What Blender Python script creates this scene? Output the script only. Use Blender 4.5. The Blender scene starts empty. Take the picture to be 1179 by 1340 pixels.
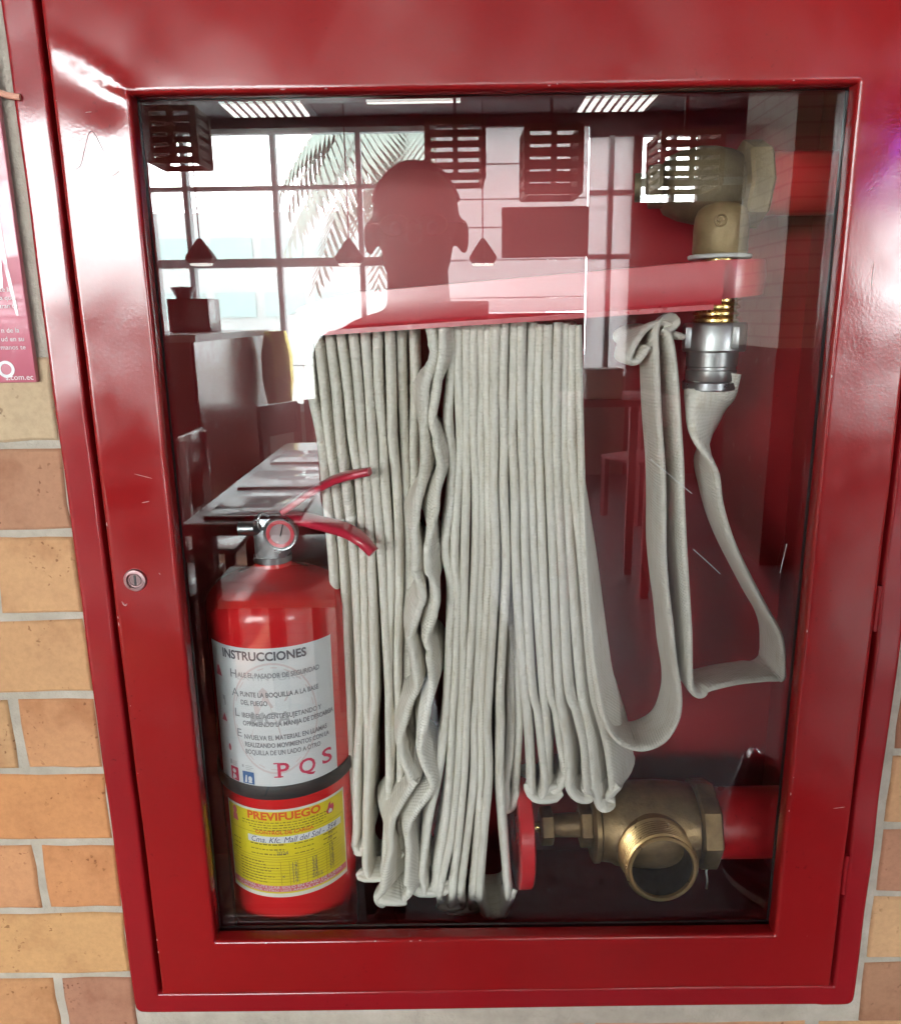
import bpy, bmesh, math, random
from mathutils import Vector, Matrix
random.seed(7)
sc = bpy.context.scene
C = sc.collection
R = math.radians

# ------------------------------------------------------------------ camera
CAM = Vector((0.0, -0.62, 1.45))            # phone held 62 cm in front of the door
ax = (0.99989634, -0.01397856, -0.00344986)  # world x in camera axes (right, down, forward)
ay = (0.0, -0.239607193, 0.970869916)        # world y
az = (-0.01439798, -0.97076928, -0.23958236)  # world z
FPX, PCX, PCY = 1040.0, 589.5, 670.0
cd = bpy.data.cameras.new('camera'); cam = bpy.data.objects.new('camera', cd); C.objects.link(cam)
M = Matrix(((ax[0], -ax[1], -ax[2]), (ay[0], -ay[1], -ay[2]), (az[0], -az[1], -az[2])))
cam.matrix_world = Matrix.Translation(CAM) @ M.to_4x4()
cd.sensor_fit = 'VERTICAL'; cd.sensor_height = 24.0; cd.lens = 24.0 * FPX / 1340.0
cd.clip_start = 0.01; cd.clip_end = 200
sc.camera = cam

# ------------------------------------------------------------------ daylight outside the windows
w = bpy.data.worlds.new('World'); sc.world = w; w.use_nodes = True
bg = w.node_tree.nodes['Background']
bg.inputs[0].default_value = (0.93, 0.99, 1.0, 1); bg.inputs[1].default_value = 40.0
sc.view_settings.view_transform = 'Standard'; sc.view_settings.look = 'None'
sc.view_settings.exposure = 0.22; sc.view_settings.gamma = 1.0; sc.view_settings.use_curve_mapping = False
sc.cycles.use_denoising = True
sc.cycles.max_bounces = 7; sc.cycles.diffuse_bounces = 3; sc.cycles.glossy_bounces = 4
sc.cycles.use_adaptive_sampling = True; sc.cycles.adaptive_threshold = 0.03
sc.cycles.transparent_max_bounces = 12; sc.cycles.caustics_reflective = False; sc.cycles.caustics_refractive = False
sc.cycles.sample_clamp_indirect = 6.0

def portal(x0, x1, z0, z1, y, rz=0.0):
    l = bpy.data.lights.new('window_portal', 'AREA'); l.shape = 'RECTANGLE'
    l.size = x1 - x0; l.size_y = z1 - z0; l.cycles.is_portal = True
    o = bpy.data.objects.new('window_portal', l); C.objects.link(o)
    o.location = ((x0 + x1) / 2, y, (z0 + z1) / 2); o.rotation_euler = (R(90), 0, rz)   # facing into the room
    return o

# ------------------------------------------------------------------ helpers
def at(px, py, Y):
    """point at depth Y behind the door plane seen at that place of the photograph"""
    r = ((px - PCX), (py - PCY), FPX)
    d = Vector((sum(a * b for a, b in zip(r, ax)), sum(a * b for a, b in zip(r, ay)), sum(a * b for a, b in zip(r, az))))
    return CAM + d * ((Y - CAM.y) / d.y)

def mirror(px, py, Y):
    p = at(px, py, Y); return Vector((p.x, -p.y, p.z))

def mat(name, col=(0.5, 0.5, 0.5), rough=0.5, metal=0.0, coat=0.0, spec=0.5, emit=None, estr=0.0):
    m = bpy.data.materials.new(name); m.use_nodes = True
    b = m.node_tree.nodes['Principled BSDF']
    b.inputs['Base Color'].default_value = (*col, 1); b.inputs['Roughness'].default_value = rough
    b.inputs['Metallic'].default_value = metal; b.inputs['Coat Weight'].default_value = coat
    b.inputs['Specular IOR Level'].default_value = spec
    if emit:
        b.inputs['Emission Color'].default_value = (*emit, 1); b.inputs['Emission Strength'].default_value = estr
    return m

class NT:
    def __init__(s, m):
        s.t = m.node_tree; s.b = s.t.nodes['Principled BSDF']
    def n(s, typ, **kw):
        o = s.t.nodes.new(typ)
        for k, v in kw.items():
            if k in o.inputs: o.inputs[k].default_value = v
            else: setattr(o, k, v)
        return o
    def l(s, a, b): s.t.links.new(a, b)
    def coord(s, out='Object', scale=(1, 1, 1)):
        tc = s.n('ShaderNodeTexCoord'); mp = s.n('ShaderNodeMapping'); mp.inputs['Scale'].default_value = scale
        s.l(tc.outputs[out], mp.inputs[0]); return mp.outputs[0]
    def noise(s, vec, scale, detail=3.0, rough=0.55):
        q = s.n('ShaderNodeTexNoise'); q.inputs['Scale'].default_value = scale
        q.inputs['Detail'].default_value = detail; q.inputs['Roughness'].default_value = rough
        if vec is not None: s.l(vec, q.inputs['Vector'])
        return q.outputs['Fac']
    def ramp(s, fac, stops):
        r = s.n('ShaderNodeValToRGB'); e = r.color_ramp.elements
        while len(e) < len(stops): e.new(0.5)
        for k, (p, c) in enumerate(stops):
            e[k].position = p; e[k].color = (*c, 1) if len(c) == 3 else c
        s.l(fac, r.inputs[0]); return r.outputs[0]
    def mixc(s, fac, a, b, typ='MIX'):
        m = s.n('ShaderNodeMix'); m.data_type = 'RGBA'; m.blend_type = typ
        for sock, v in ((m.inputs[0], fac), (m.inputs[6], a), (m.inputs[7], b)):
            if hasattr(v, 'is_linked'): s.l(v, sock)
            else: sock.default_value = v if isinstance(v, float) else (*v, 1)
        return m.outputs[2]
    def bump(s, h, strength=0.3, dist=0.001, normal=None):
        b = s.n('ShaderNodeBump'); b.inputs['Strength'].default_value = strength; b.inputs['Distance'].default_value = dist
        s.l(h, b.inputs['Height'])
        if normal is not None: s.l(normal, b.inputs['Normal'])
        return b.outputs[0]

def g(v): return (v, v, v)

def noisy(name, c1, c2, scale=8.0, rough=(0.4, 0.6), bump=0.0, bscale=60.0, bdist=0.001, metal=0.0, coat=0.0):
    m = mat(name, c1, 0.5, metal, coat); t = NT(m); v = t.coord()
    f = t.noise(v, scale, 5.0)
    t.l(t.ramp(f, [(0.3, c1), (0.7, c2)]), t.b.inputs['Base Color'])
    t.l(t.ramp(t.noise(v, scale * 2.3), [(0.3, g(rough[0])), (0.7, g(rough[1]))]), t.b.inputs['Roughness'])
    if bump: t.l(t.bump(t.noise(v, bscale, 4.0), bump, bdist), t.b.inputs['Normal'])
    return m

def mesh_obj(name, verts, faces, m=None, parent=None, smooth=None, uvs=None):
    me = bpy.data.meshes.new(name); me.from_pydata([tuple(v) for v in verts], [], faces); me.update()
    if uvs:
        ul = me.uv_layers.new(name='UVMap')
        for lp in me.loops: ul.data[lp.index].uv = uvs[lp.vertex_index]
    if smooth is not None:
        for p in me.polygons: p.use_smooth = True
        me.set_sharp_from_angle(angle=R(smooth))
    if m: me.materials.append(m)
    return link(name, me, parent)

def link(name, me, parent=None):
    o = bpy.data.objects.new(name, me); C.objects.link(o)
    if parent: o.parent = parent
    return o

def bm_obj(name, bm, m=None, parent=None, smooth=None):
    bmesh.ops.recalc_face_normals(bm, faces=bm.faces[:])
    me = bpy.data.meshes.new(name); bm.to_mesh(me); bm.free()
    if smooth is not None:
        for p in me.polygons: p.use_smooth = True
        me.set_sharp_from_angle(angle=R(smooth))
    if m: me.materials.append(m)
    return link(name, me, parent)

def box_bm(bm, x0, x1, y0, y1, z0, z1, bev=0.0, seg=2):
    vs = [bm.verts.new(p) for p in ((x0,y0,z0),(x1,y0,z0),(x1,y1,z0),(x0,y1,z0),(x0,y0,z1),(x1,y0,z1),(x1,y1,z1),(x0,y1,z1))]
    fs = [bm.faces.new([vs[i] for i in f]) for f in ((0,3,2,1),(4,5,6,7),(0,1,5,4),(1,2,6,5),(2,3,7,6),(3,0,4,7))]
    if bev:
        es = list({e for f in fs for e in f.edges})
        bmesh.ops.bevel(bm, geom=es, offset=bev, segments=seg, affect='EDGES', profile=0.5)
    return vs

def box(name, x0, x1, y0, y1, z0, z1, m, parent=None, bev=0.0, seg=2):
    bm = bmesh.new(); box_bm(bm, min(x0,x1), max(x0,x1), min(y0,y1), max(y0,y1), min(z0,z1), max(z0,z1), bev, seg)
    return bm_obj(name, bm, m, parent, 40 if bev else None)

def frame_of(d):
    d = Vector(d).normalized(); u = Vector((0, 0, 1)) if abs(d.z) < 0.9 else Vector((1, 0, 0))
    a = d.cross(u).normalized(); return d, a, d.cross(a).normalized()

def lathe_data(o, d, prof, n=40, off=0):
    """profile of (distance along axis, radius)"""
    o = Vector(o); d, a, b = frame_of(d); V = []; F = []
    for s, r in prof:
        for k in range(n):
            t = 2 * math.pi * k / n
            V.append(o + d * s + (a * math.cos(t) + b * math.sin(t)) * max(r, 1e-5))
    for i in range(len(prof) - 1):
        for k in range(n):
            F.append((off + i*n+k, off + i*n+(k+1) % n, off + (i+1)*n+(k+1) % n, off + (i+1)*n+k))
    return V, F

def lathe(name, o, d, prof, m, parent=None, n=40, smooth=35):
    V, F = lathe_data(o, d, prof, n); return mesh_obj(name, V, F, m, parent, smooth)

def hexnut(name, o, d, l, r, m, parent=None, n=6):
    return lathe(name, o, d, [(0, 0), (0, r*0.93), (l*0.12, r), (l*0.88, r), (l, r*0.93), (l, 0)], m, parent, n, 20)

def spline(pts, n=8):
    P = [Vector(p) for p in pts]; P = [P[0]*2-P[1]] + P + [P[-1]*2-P[-2]]; out = []
    for i in range(1, len(P) - 2):
        for k in range(n):
            t = k / n; a, b, c, d = P[i-1], P[i], P[i+1], P[i+2]
            out.append(0.5*((2*b)+(c-a)*t+(2*a-5*b+4*c-d)*t*t+(3*b-a-3*c+d)*t**3))
    out.append(P[-2]); return out

def tube(name, pts, r, m, parent=None, n=10, sub=6, sm=40):
    P = spline(pts, sub) if sub > 1 else [Vector(p) for p in pts]
    rr = r if isinstance(r, (list, tuple)) else None
    V = []; F = []; prev = None
    for i, p in enumerate(P):
        t = (P[min(i+1, len(P)-1)] - P[max(i-1, 0)]).normalized()
        if prev is None: _, a, b = frame_of(t)
        else:
            a = (prev - t * prev.dot(t)).normalized(); b = t.cross(a)
        prev = a
        if rr:
            f = i / (len(P)-1) * (len(rr)-1); k = min(int(f), len(rr)-2); rad = rr[k] + (rr[k+1]-rr[k])*(f-k)
        else: rad = r
        for k in range(n):
            q = 2*math.pi*k/n; V.append(p + (a*math.cos(q)+b*math.sin(q))*rad)
    for i in range(len(P)-1):
        for k in range(n): F.append((i*n+k, i*n+(k+1) % n, (i+1)*n+(k+1) % n, (i+1)*n+k))
    F.append(tuple(range(n))[::-1]); F.append(tuple(range((len(P)-1)*n, len(P)*n)))
    return mesh_obj(name, V, F, m, parent, sm)

def thing(name, label, cat, loc=(0, 0, 0), group=None):
    o = bpy.data.objects.new(name, None); C.objects.link(o); o.empty_display_size = 0.05
    tag(o, label, cat, group); return o
def tag(o, label, cat, group=None):
    o['label'] = label; o['category'] = cat
    if group: o['group'] = group
    return o
def struct(o): o['kind'] = 'structure'; return o

# ------------------------------------------------------------------ materials
def red_paint(name, c1, c2, r0=0.10, r1=0.21, bump=0.25):
    m = mat(name, c1, 0.25, 0, 0.0, 0.55); t = NT(m); v = t.coord()
    f = t.noise(v, 3.5, 6.0)
    base = t.ramp(f, [(0.3, c1), (0.7, c2)])
    sp = t.ramp(t.noise(v, 210, 2.0), [(0.30, (0.10, 0.02, 0.02)), (0.34, (1, 1, 1))])
    msk = t.ramp(t.noise(v, 9, 2.0), [(0.56, (0, 0, 0)), (0.68, (1, 1, 1))])
    mixd = t.mixc(msk, base, t.mixc(0.45, base, sp, 'MULTIPLY'))
    t.l(mixd, t.b.inputs['Base Color'])
    t.l(t.ramp(t.noise(v, 14, 4.0), [(0.3, g(r0)), (0.7, g(r1))]), t.b.inputs['Roughness'])
    n1 = t.bump(t.noise(v, 9, 2.0), bump, 0.0035)
    n2 = t.bump(t.noise(v, 420, 2.0), 0.10, 0.0004, n1)
    t.l(n2, t.b.inputs['Normal'])
    return m
M_door = red_paint('red_door_enamel', (0.205, 0.0055, 0.0065), (0.26, 0.0075, 0.009), 0.09, 0.24, 0.42)
M_flange = red_paint('red_flange_enamel', (0.21, 0.006, 0.0095), (0.26, 0.009, 0.013), 0.12, 0.22, 0.5)
M_inner = red_paint('red_inner_enamel', (0.30, 0.008, 0.013), (0.36, 0.010, 0.016), 0.3, 0.45, 0.2)
M_pipe = red_paint('red_pipe_enamel', (0.42, 0.012, 0.016), (0.50, 0.018, 0.022), 0.25, 0.4, 0.15)
M_rack = red_paint('red_rack_enamel', (0.50, 0.02, 0.035), (0.57, 0.03, 0.045), 0.26, 0.34, 0.12)
M_rack.node_tree.nodes['Principled BSDF'].inputs['Specular IOR Level'].default_value = 1.0
M_wheel = mat('red_wheel_enamel', (0.58, 0.015, 0.022), 0.28, coat=0.3)
M_ext = red_paint('red_cylinder_enamel', (0.55, 0.012, 0.016), (0.62, 0.016, 0.02), 0.14, 0.24, 0.04)
M_lever = mat('red_lever_enamel', (0.52, 0.02, 0.05), 0.3, coat=0.3)
M_brass = noisy('cast_brass', (0.17, 0.105, 0.055), (0.40, 0.265, 0.125), 38, (0.3, 0.58), 0.55, 240, 0.0009, metal=0.7)
M_brass2 = noisy('machined_brass', (0.62, 0.42, 0.16), (0.72, 0.52, 0.22), 40, (0.18, 0.3), 0.1, 300, 0.0003, metal=0.95)
M_ochre = noisy('dull_brass_casting', (0.22, 0.155, 0.075), (0.40, 0.29, 0.145), 40, (0.38, 0.6), 0.5, 280, 0.0009, metal=0.35)
M_alu = noisy('satin_aluminium', (0.34, 0.34, 0.34), (0.46, 0.46, 0.46), 30, (0.3, 0.42), 0.05, 200, 0.0003, metal=1.0)
M_steel = noisy('grey_steel', (0.30, 0.30, 0.31), (0.40, 0.40, 0.42), 30, (0.25, 0.4), 0.05, 200, 0.0003, metal=1.0)
M_black = noisy('black_rubber', (0.02, 0.02, 0.022), (0.035, 0.033, 0.035), 20, (0.4, 0.6))
M_ptfe = mat('white_sealing_tape', (0.7, 0.68, 0.66), 0.6)
M_copper = mat('copper_wire', (0.75, 0.32, 0.10), 0.25, 1.0)

def hose_material():
    m = mat('woven_hose_jacket', (0.6, 0.58, 0.53), 0.9, spec=0.2); t = NT(m)
    uv = t.coord('UV'); ob = t.coord('Object')
    f = t.noise(ob, 9, 5.0)
    c = t.ramp(f, [(0.28, (0.78, 0.725, 0.645)), (0.5, (0.87, 0.82, 0.74)), (0.72, (0.91, 0.865, 0.80))])
    st = t.ramp(t.noise(t.coord('UV', (30, 5, 1)), 1.0, 4.0), [(0.50, (1, 1, 1)), (0.78, (0.80, 0.74, 0.63))])
    c = t.mixc(0.8, c, st, 'MULTIPLY')
    t.l(c, t.b.inputs['Base Color'])
    w1 = t.n('ShaderNodeTexWave', Scale=11.0); w1.bands_direction = 'Y'; w1.inputs['Distortion'].default_value = 0.6; t.l(uv, w1.inputs['Vector'])
    w2 = t.n('ShaderNodeTexWave', Scale=15.0); w2.bands_direction = 'DIAGONAL'; t.l(uv, w2.inputs['Vector'])
    n1 = t.bump(t.noise(ob, 70, 4.0), 0.55, 0.0018)
    n2 = t.bump(w1.outputs['Fac'], 0.45, 0.0007, n1)
    n3 = t.bump(w2.outputs['Fac'], 0.35, 0.0005, n2)
    t.l(n3, t.b.inputs['Normal']); return m
M_hose = hose_material()

def glass_material():
    m = bpy.data.materials.new('clear_window_glass'); m.use_nodes = True; nt = m.node_tree; nt.nodes.clear()
    o = nt.nodes.new('ShaderNodeOutputMaterial'); mx = nt.nodes.new('ShaderNodeMixShader')
    tr = nt.nodes.new('ShaderNodeBsdfTransparent'); tr.inputs[0].default_value = (0.985, 0.995, 0.99, 1)
    gl = nt.nodes.new('ShaderNodeBsdfGlossy'); gl.inputs['Roughness'].default_value = 0.0
    lw = nt.nodes.new('ShaderNodeLayerWeight'); lw.inputs[0].default_value = 0.5
    pw = nt.nodes.new('ShaderNodeMath'); pw.operation = 'POWER'; pw.inputs[1].default_value = 5.0
    ma = nt.nodes.new('ShaderNodeMath'); ma.operation = 'MULTIPLY_ADD'; ma.inputs[1].default_value = 0.918; ma.inputs[2].default_value = 0.082   # both faces of the pane together
    nt.links.new(lw.outputs['Facing'], pw.inputs[0]); nt.links.new(pw.outputs[0], ma.inputs[0])
    nt.links.new(ma.outputs[0], mx.inputs[0]); nt.links.new(tr.outputs[0], mx.inputs[1]); nt.links.new(gl.outputs[0], mx.inputs[2])
    nt.links.new(mx.outputs[0], o.inputs[0]); return m
M_glass = glass_material()

def brick_material():
    m = mat('fired_clay_brick', (0.4, 0.2, 0.1), 0.85, spec=0.25); t = NT(m); v = t.coord('Object')
    oi = t.n('ShaderNodeObjectInfo')
    add = t.n('ShaderNodeVectorMath'); add.operation = 'ADD'
    sc_ = t.n('ShaderNodeVectorMath'); sc_.operation = 'SCALE'; sc_.inputs[3].default_value = 7.0
    cb = t.n('ShaderNodeCombineXYZ'); t.l(oi.outputs['Random'], cb.inputs[0]); t.l(oi.outputs['Random'], cb.inputs[2])
    t.l(cb.outputs[0], sc_.inputs[0]); t.l(v, add.inputs[0]); t.l(sc_.outputs[0], add.inputs[1]); v = add.outputs[0]
    big = t.ramp(t.noise(v, 14, 4.0, 0.6), [(0.26, (0.72, 0.60, 0.55)), (0.46, (0.98, 0.95, 0.93)), (0.75, (1.12, 1.10, 1.05))])
    c = t.mixc(1.0, oi.outputs['Color'], big, 'MULTIPLY')
    fine = t.ramp(t.noise(v, 160, 4.0, 0.7), [(0.3, (0.86, 0.84, 0.82)), (0.6, (1.03, 1.02, 1.0))])
    c = t.mixc(0.8, c, fine, 'MULTIPLY')
    spk = t.ramp(t.noise(v, 230, 1.0, 0.4), [(0.27, (0.35, 0.25, 0.20)), (0.33, (1, 1, 1))])
    pm = t.ramp(t.noise(v, 22, 2.0), [(0.48, (0, 0, 0)), (0.6, (1, 1, 1))])
    c = t.mixc(pm, c, t.mixc(0.7, c, spk, 'MULTIPLY'))
    t.l(c, t.b.inputs['Base Color'])
    n1 = t.bump(t.noise(v, 40, 5.0, 0.65), 0.35, 0.002); n2 = t.bump(t.noise(v, 300, 3.0), 0.3, 0.0006, n1)
    t.l(n2, t.b.inputs['Normal']); return m
M_brick = brick_material()
M_mortar = noisy('grey_mortar', (0.36, 0.315, 0.26), (0.48, 0.425, 0.36), 40, (0.9, 0.95), 0.8, 180, 0.003)

# ------------------------------------------------------------------ the brick wall around the cabinet
RX0, RX1, RZ0, RZ1 = -0.300, 0.364, 0.820, 1.700      # recess in the wall
def ring_wall(name, X0, X1, Z0, Z1, x0, x1, z0, z1, y0, y1, m, parent=None):
    V = []; F = []
    for y in (y0, y1):
        V += [(X0,y,Z0),(X1,y,Z0),(X1,y,Z1),(X0,y,Z1),(x0,y,z0),(x1,y,z0),(x1,y,z1),(x0,y,z1)]
    for k in range(4):
        j = (k+1) % 4
        F.append((k, j, 4+j, 4+k)); F.append((8+j, 8+k, 12+k, 12+j)); F.append((4+k, 4+j, 12+j, 12+k)); F.append((j, k, 8+k, 8+j))
    return mesh_obj(name, V, F, m, parent)
wall = struct(ring_wall('brick_wall', -0.95, 1.0, 0.36, 2.15, RX0, RX1, RZ0, RZ1, 0.0088, 0.26, M_mortar))
PITCH = 0.0726; ZJ = 0.8463           # a mortar joint lies at this height
BH = PITCH - 0.0056; BL = 0.215
TAN = (0.50, 0.300, 0.155); ORG = (0.48, 0.240, 0.120); PNK = (0.40, 0.21, 0.13); BEI = (0.47, 0.35, 0.24); BRN = (0.30, 0.135, 0.085); PCH = (0.55, 0.33, 0.18)
left_cols = {8: BEI, 7: BEI, 6: PNK, 5: TAN, 4: TAN, 3: ORG, 2: (0.50, 0.235, 0.105), 1: (0.50, 0.23, 0.10), 0: (0.50, 0.28, 0.13), -1: (0.34, 0.16, 0.105)}
right_cols = {3: BRN, 2: PCH, 1: (0.38, 0.20, 0.125), 0: PCH, -1: (0.34, 0.18, 0.11)}
pal = [TAN, ORG, PNK, BEI, (0.50, 0.25, 0.105), PCH, BRN]
# row r occupies z from ZJ + r*PITCH (joint centre) upwards; row -1 is below the joint at ZJ
def add_brick(x0, x1, z0, col, h=None):
    h = h or BH
    if x1 - x0 < 0.012: return
    yf = 0.0068 + random.uniform(-0.0006, 0.0010)
    nx_ = max(3, int((x1-x0)/0.028)); P = []
    for k in range(nx_): P.append((x0 + (x1-x0)*k/nx_, z0))
    for k in range(3): P.append((x1, z0 + h*k/3))
    for k in range(nx_): P.append((x1 - (x1-x0)*k/nx_, z0+h))
    for k in range(3): P.append((x0, z0 + h - h*k/3))
    P = [(x+random.uniform(-.0011, .0011), z+random.uniform(-.0010, .0010)) for x, z in P]
    cx, cz = (x0+x1)/2, (z0+h/2); hx, hz = (x1-x0)/2, h/2; n = len(P)
    def ins(d): return [(cx+(x-cx)*(hx-d)/hx, cz+(z-cz)*(hz-d)/hz) for x, z in P]
    V = [(x, yf, z) for x, z in ins(.0030)] + [(x, yf+.0007, z) for x, z in ins(.0012)] + [(x, yf+.0030, z) for x, z in P] + [(x, 0.05, z) for x, z in P]
    F = [tuple(range(n))] + [(r_*n+k, r_*n+(k+1) % n, (r_+1)*n+(k+1) % n, (r_+1)*n+k) for r_ in range(3) for k in range(n)]
    F = [f_[::-1] if False else f_ for f_ in F]
    o = mesh_obj('brick', V, F, M_brick, wall, 85)
    o.color = (*col, 1)
def jit(c): 
    k = random.uniform(0.94, 1.06); return tuple(min(1, v*k*random.uniform(0.97, 1.03)) for v in c)
CL, CR = -0.3118, 0.3835              # bricks stop here beside the flange
nb = 0
for r in range(-6, 18):
    z0 = ZJ + r*PITCH + 0.0028
    zc = z0 + BH/2
    if r >= -1 and zc < 1.705:
        # beside the cabinet, both sides, cut against the flange
        x1 = CL if z0 < 1.395 else -0.326; first = True; cut = 0.0672 if r % 2 else 0.172
        while x1 > -0.94:
            ln = cut if first else BL - 0.0105
            col = left_cols.get(r) if first else (TAN if r == 3 else ORG if r in (1, -1) else None)
            add_brick(max(x1 - ln, -0.945), x1, z0, jit(col or random.choice(pal))); nb += 1
            x1 -= ln + 0.0070; first = False
        x0 = CR; first = True; cut = 0.06 if r % 2 == 0 else 0.165
        while x0 < 0.99:
            ln = cut if first else BL - 0.0105
            col = right_cols.get(r) if first else None
            add_brick(x0, min(x0 + ln, 0.995), z0 + 0.0065, jit(col or random.choice(pal))); nb += 1
            x0 += ln + 0.0105; first = False
    else:
        dz = 0.012
        x = -0.945 - (BL/2 if r % 2 else 0)
        while x < 0.99:
            a, b = max(x, -0.945), min(x + BL - 0.0105, 0.995)
            add_brick(a, b, z0 + dz, jit(PCH if r == -2 else random.choice(pal))); nb += 1
            x += BL

# ------------------------------------------------------------------ the cabinet
cab = thing('fire_hose_cabinet', 'red steel fire hose cabinet with glazed door set into the brick wall', 'cabinet')
BXL, BXR, BZB, BZT, BYB = -0.292, 0.356, 0.829, 1.690, 0.205
def panel(name, a, b, c, d, nx=2, nz=2):
    a, b, c, d = map(Vector, (a, b, c, d)); V = []; F = []
    for i in range(nz+1):
        for j in range(nx+1):
            V.append((a*(1-j/nx)+b*(j/nx))*(1-i/nz) + (d*(1-j/nx)+c*(j/nx))*(i/nz))
    for i in range(nz):
        for j in range(nx): F.append((i*(nx+1)+j, i*(nx+1)+j+1, (i+1)*(nx+1)+j+1, (i+1)*(nx+1)+j))
    return V, F
box('back_panel', BXL, BXR, BYB, BYB+0.0015, BZB, BZT, M_inner, cab)
box('side_panel', BXL-0.0015, BXL, 0.012, BYB, BZB, BZT, M_inner, cab)
box('side_panel', BXR, BXR+0.0015, 0.012, BYB, BZB, BZT, M_inner, cab)
box('bottom_panel', BXL, BXR, 0.012, BYB, BZB-0.0015, BZB, M_inner, cab)
box('top_panel', BXL, BXR, 0.012, BYB, BZT, BZT+0.0015, M_inner, cab)

def edge_coords(lo, hi, ilo, ihi, step, r):
    s = set()
    for e in (lo, hi, ilo, ihi):
        for k in (0, .15, .3, .5, .75, 1.0, 1.4):
            for sg in (-1, 1):
                v = e + sg*k*r
                if lo - 1e-9 <= v <= hi + 1e-9: s.add(round(v, 6))
    n = int((hi-lo)/step)
    for k in range(n+1): s.add(round(lo + (hi-lo)*k/n, 6))
    q = sorted(s); out = [q[0]]
    for v in q[1:]:
        if v - out[-1] > 4e-4 or any(abs(v-e) < 1e-6 for e in (lo, hi, ilo, ihi)):
            if v - out[-1] <= 4e-4 and not any(abs(out[-1]-e) < 1e-6 for e in (lo, hi, ilo, ihi)): out[-1] = v
            else: out.append(v)
    return out

def sheet_frame(name, X0, X1, Z0, Z1, x0, x1, z0, z1, yf, ybo, ybi, r, m, parent, dent=None, crn=0.0, step=0.006):
    """pressed sheet frame: flat front with rolled edges and returns at the outer and inner border"""
    xs = edge_coords(X0, X1, x0, x1, step, r); zs = edge_coords(Z0, Z1, z0, z1, step, r)
    idx = {}; V = []; F = []
    def roll(d): return 0.0 if d >= r else r - math.sqrt(max(r*r - (r-d)**2, 0))
    def vid(i, j):
        if (i, j) in idx: return idx[i, j]
        x, z = xs[i], zs[j]
        do = min(x-X0, X1-x, z-Z0, Z1-z)
        dxi = max(x0-x, x-x1, 0); dzi = max(z0-z, z-z1, 0); di = math.hypot(dxi, dzi)
        y = yf + roll(max(do, 0)) + roll(di)
        if dent: y += dent(x, z)
        if crn:
            cx = min(max(x, X0+crn), X1-crn); cz = min(max(z, Z0+crn), Z1-crn); L = math.hypot(x-cx, z-cz)
            if abs(x-cx) > 0 and abs(z-cz) > 0 and max(abs(x-cx), abs(z-cz)) > 0:
                k = max(abs(x-cx), abs(z-cz)) / L
                x, z = cx + (x-cx)*k, cz + (z-cz)*k
        idx[i, j] = len(V); V.append((x, y, z)); return idx[i, j]
    nx, nz = len(xs), len(zs); cells = set()
    for i in range(nx-1):
        for j in range(nz-1):
            mx, mz = (xs[i]+xs[i+1])/2, (zs[j]+zs[j+1])/2
            if x0 < mx < x1 and z0 < mz < z1: continue
            cells.add((i, j)); F.append((vid(i, j), vid(i+1, j), vid(i+1, j+1), vid(i, j+1)))
    back = {}
    def bk(v, y):
        if (v, y) not in back:
            p = V[v]; back[v, y] = len(V); V.append((p[0], y, p[2]))
        return back[v, y]
    for (i, j) in cells:
        for (di, dj, a, b) in ((-1, 0, (i, j+1), (i, j)), (1, 0, (i+1, j), (i+1, j+1)), (0, -1, (i, j), (i+1, j)), (0, 1, (i+1, j+1), (i, j+1))):
            if (i+di, j+dj) not in cells:
                inside = 0 <= i+di < nx-1 and 0 <= j+dj < nz-1
                y = ybi if inside else ybo
                va, vb = vid(*a), vid(*b); F.append((vb, va, bk(va, y), bk(vb, y)))
    return mesh_obj(name, V, F, m, parent, 60)

GX0, GX1, GZ0, GZ1 = -0.224, 0.289, 0.894, 1.605
LOCK = at(180, 757, 0)
ra, rb = at(92, 68, 0), at(172, 122, 0)
def gauss(d, s): return math.exp(-(d/s)**2)
def door_dent(x, z):
    y = 0.0011*gauss(math.hypot(x-LOCK.x, z-LOCK.z), 0.019)
    # buckled mitre at the top left corner
    d = Vector((rb.x-ra.x, rb.z-ra.z)); L = d.length; d.normalize(); q = Vector((x-ra.x, z-ra.z)); s = q.dot(d); n = q.dot(Vector((-d.y, d.x)))
    env = 1/(1+math.exp(-(s+0.004)/0.004)) * 1/(1+math.exp((s-L-0.002)/0.004))
    y -= 0.0022*gauss(n, 0.0055)*env
    y += 0.0010*gauss(n+0.014, 0.014)*env
    y += 0.0005*math.sin(x*31+1.3)*math.sin(z*17+0.6) + 0.00035*math.sin(z*43+x*12)
    return y
door = sheet_frame('door', -0.2795, 0.3465, 0.8345, 1.674, GX0, GX1, GZ0, GZ1, -0.0045, 0.016, 0.0085, 0.0035, M_door, cab, door_dent)
def fl_dent(x, z):
    return 0.0006*math.sin(z*23+x*9) + 0.0004*math.sin(z*61+2) + (0.0008*math.sin(z*37) if x > 0.34 else 0)
def fl_wave(x, z): return fl_dent(x, z)
sheet_frame('flange', -0.309, 0.373, 0.8095, 1.700, -0.2842, 0.3512, 0.8325, 1.678, -0.0005, 0.0146, 0.030, 0.003, M_flange, cab, fl_dent, 0.009)
box('glass_pane', GX0-0.006, GX1+0.006, 0.0088, 0.0128, GZ0-0.006, GZ1+0.006, M_glass, door)
# black gasket strip round the pane
ring_wall('gasket', GX0-0.008, GX1+0.008, GZ0-0.008, GZ1+0.008, GX0-0.0005, GX1+0.0005, GZ0-0.0005, GZ1+0.0005, 0.0132, 0.0155, M_black, door)
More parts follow.
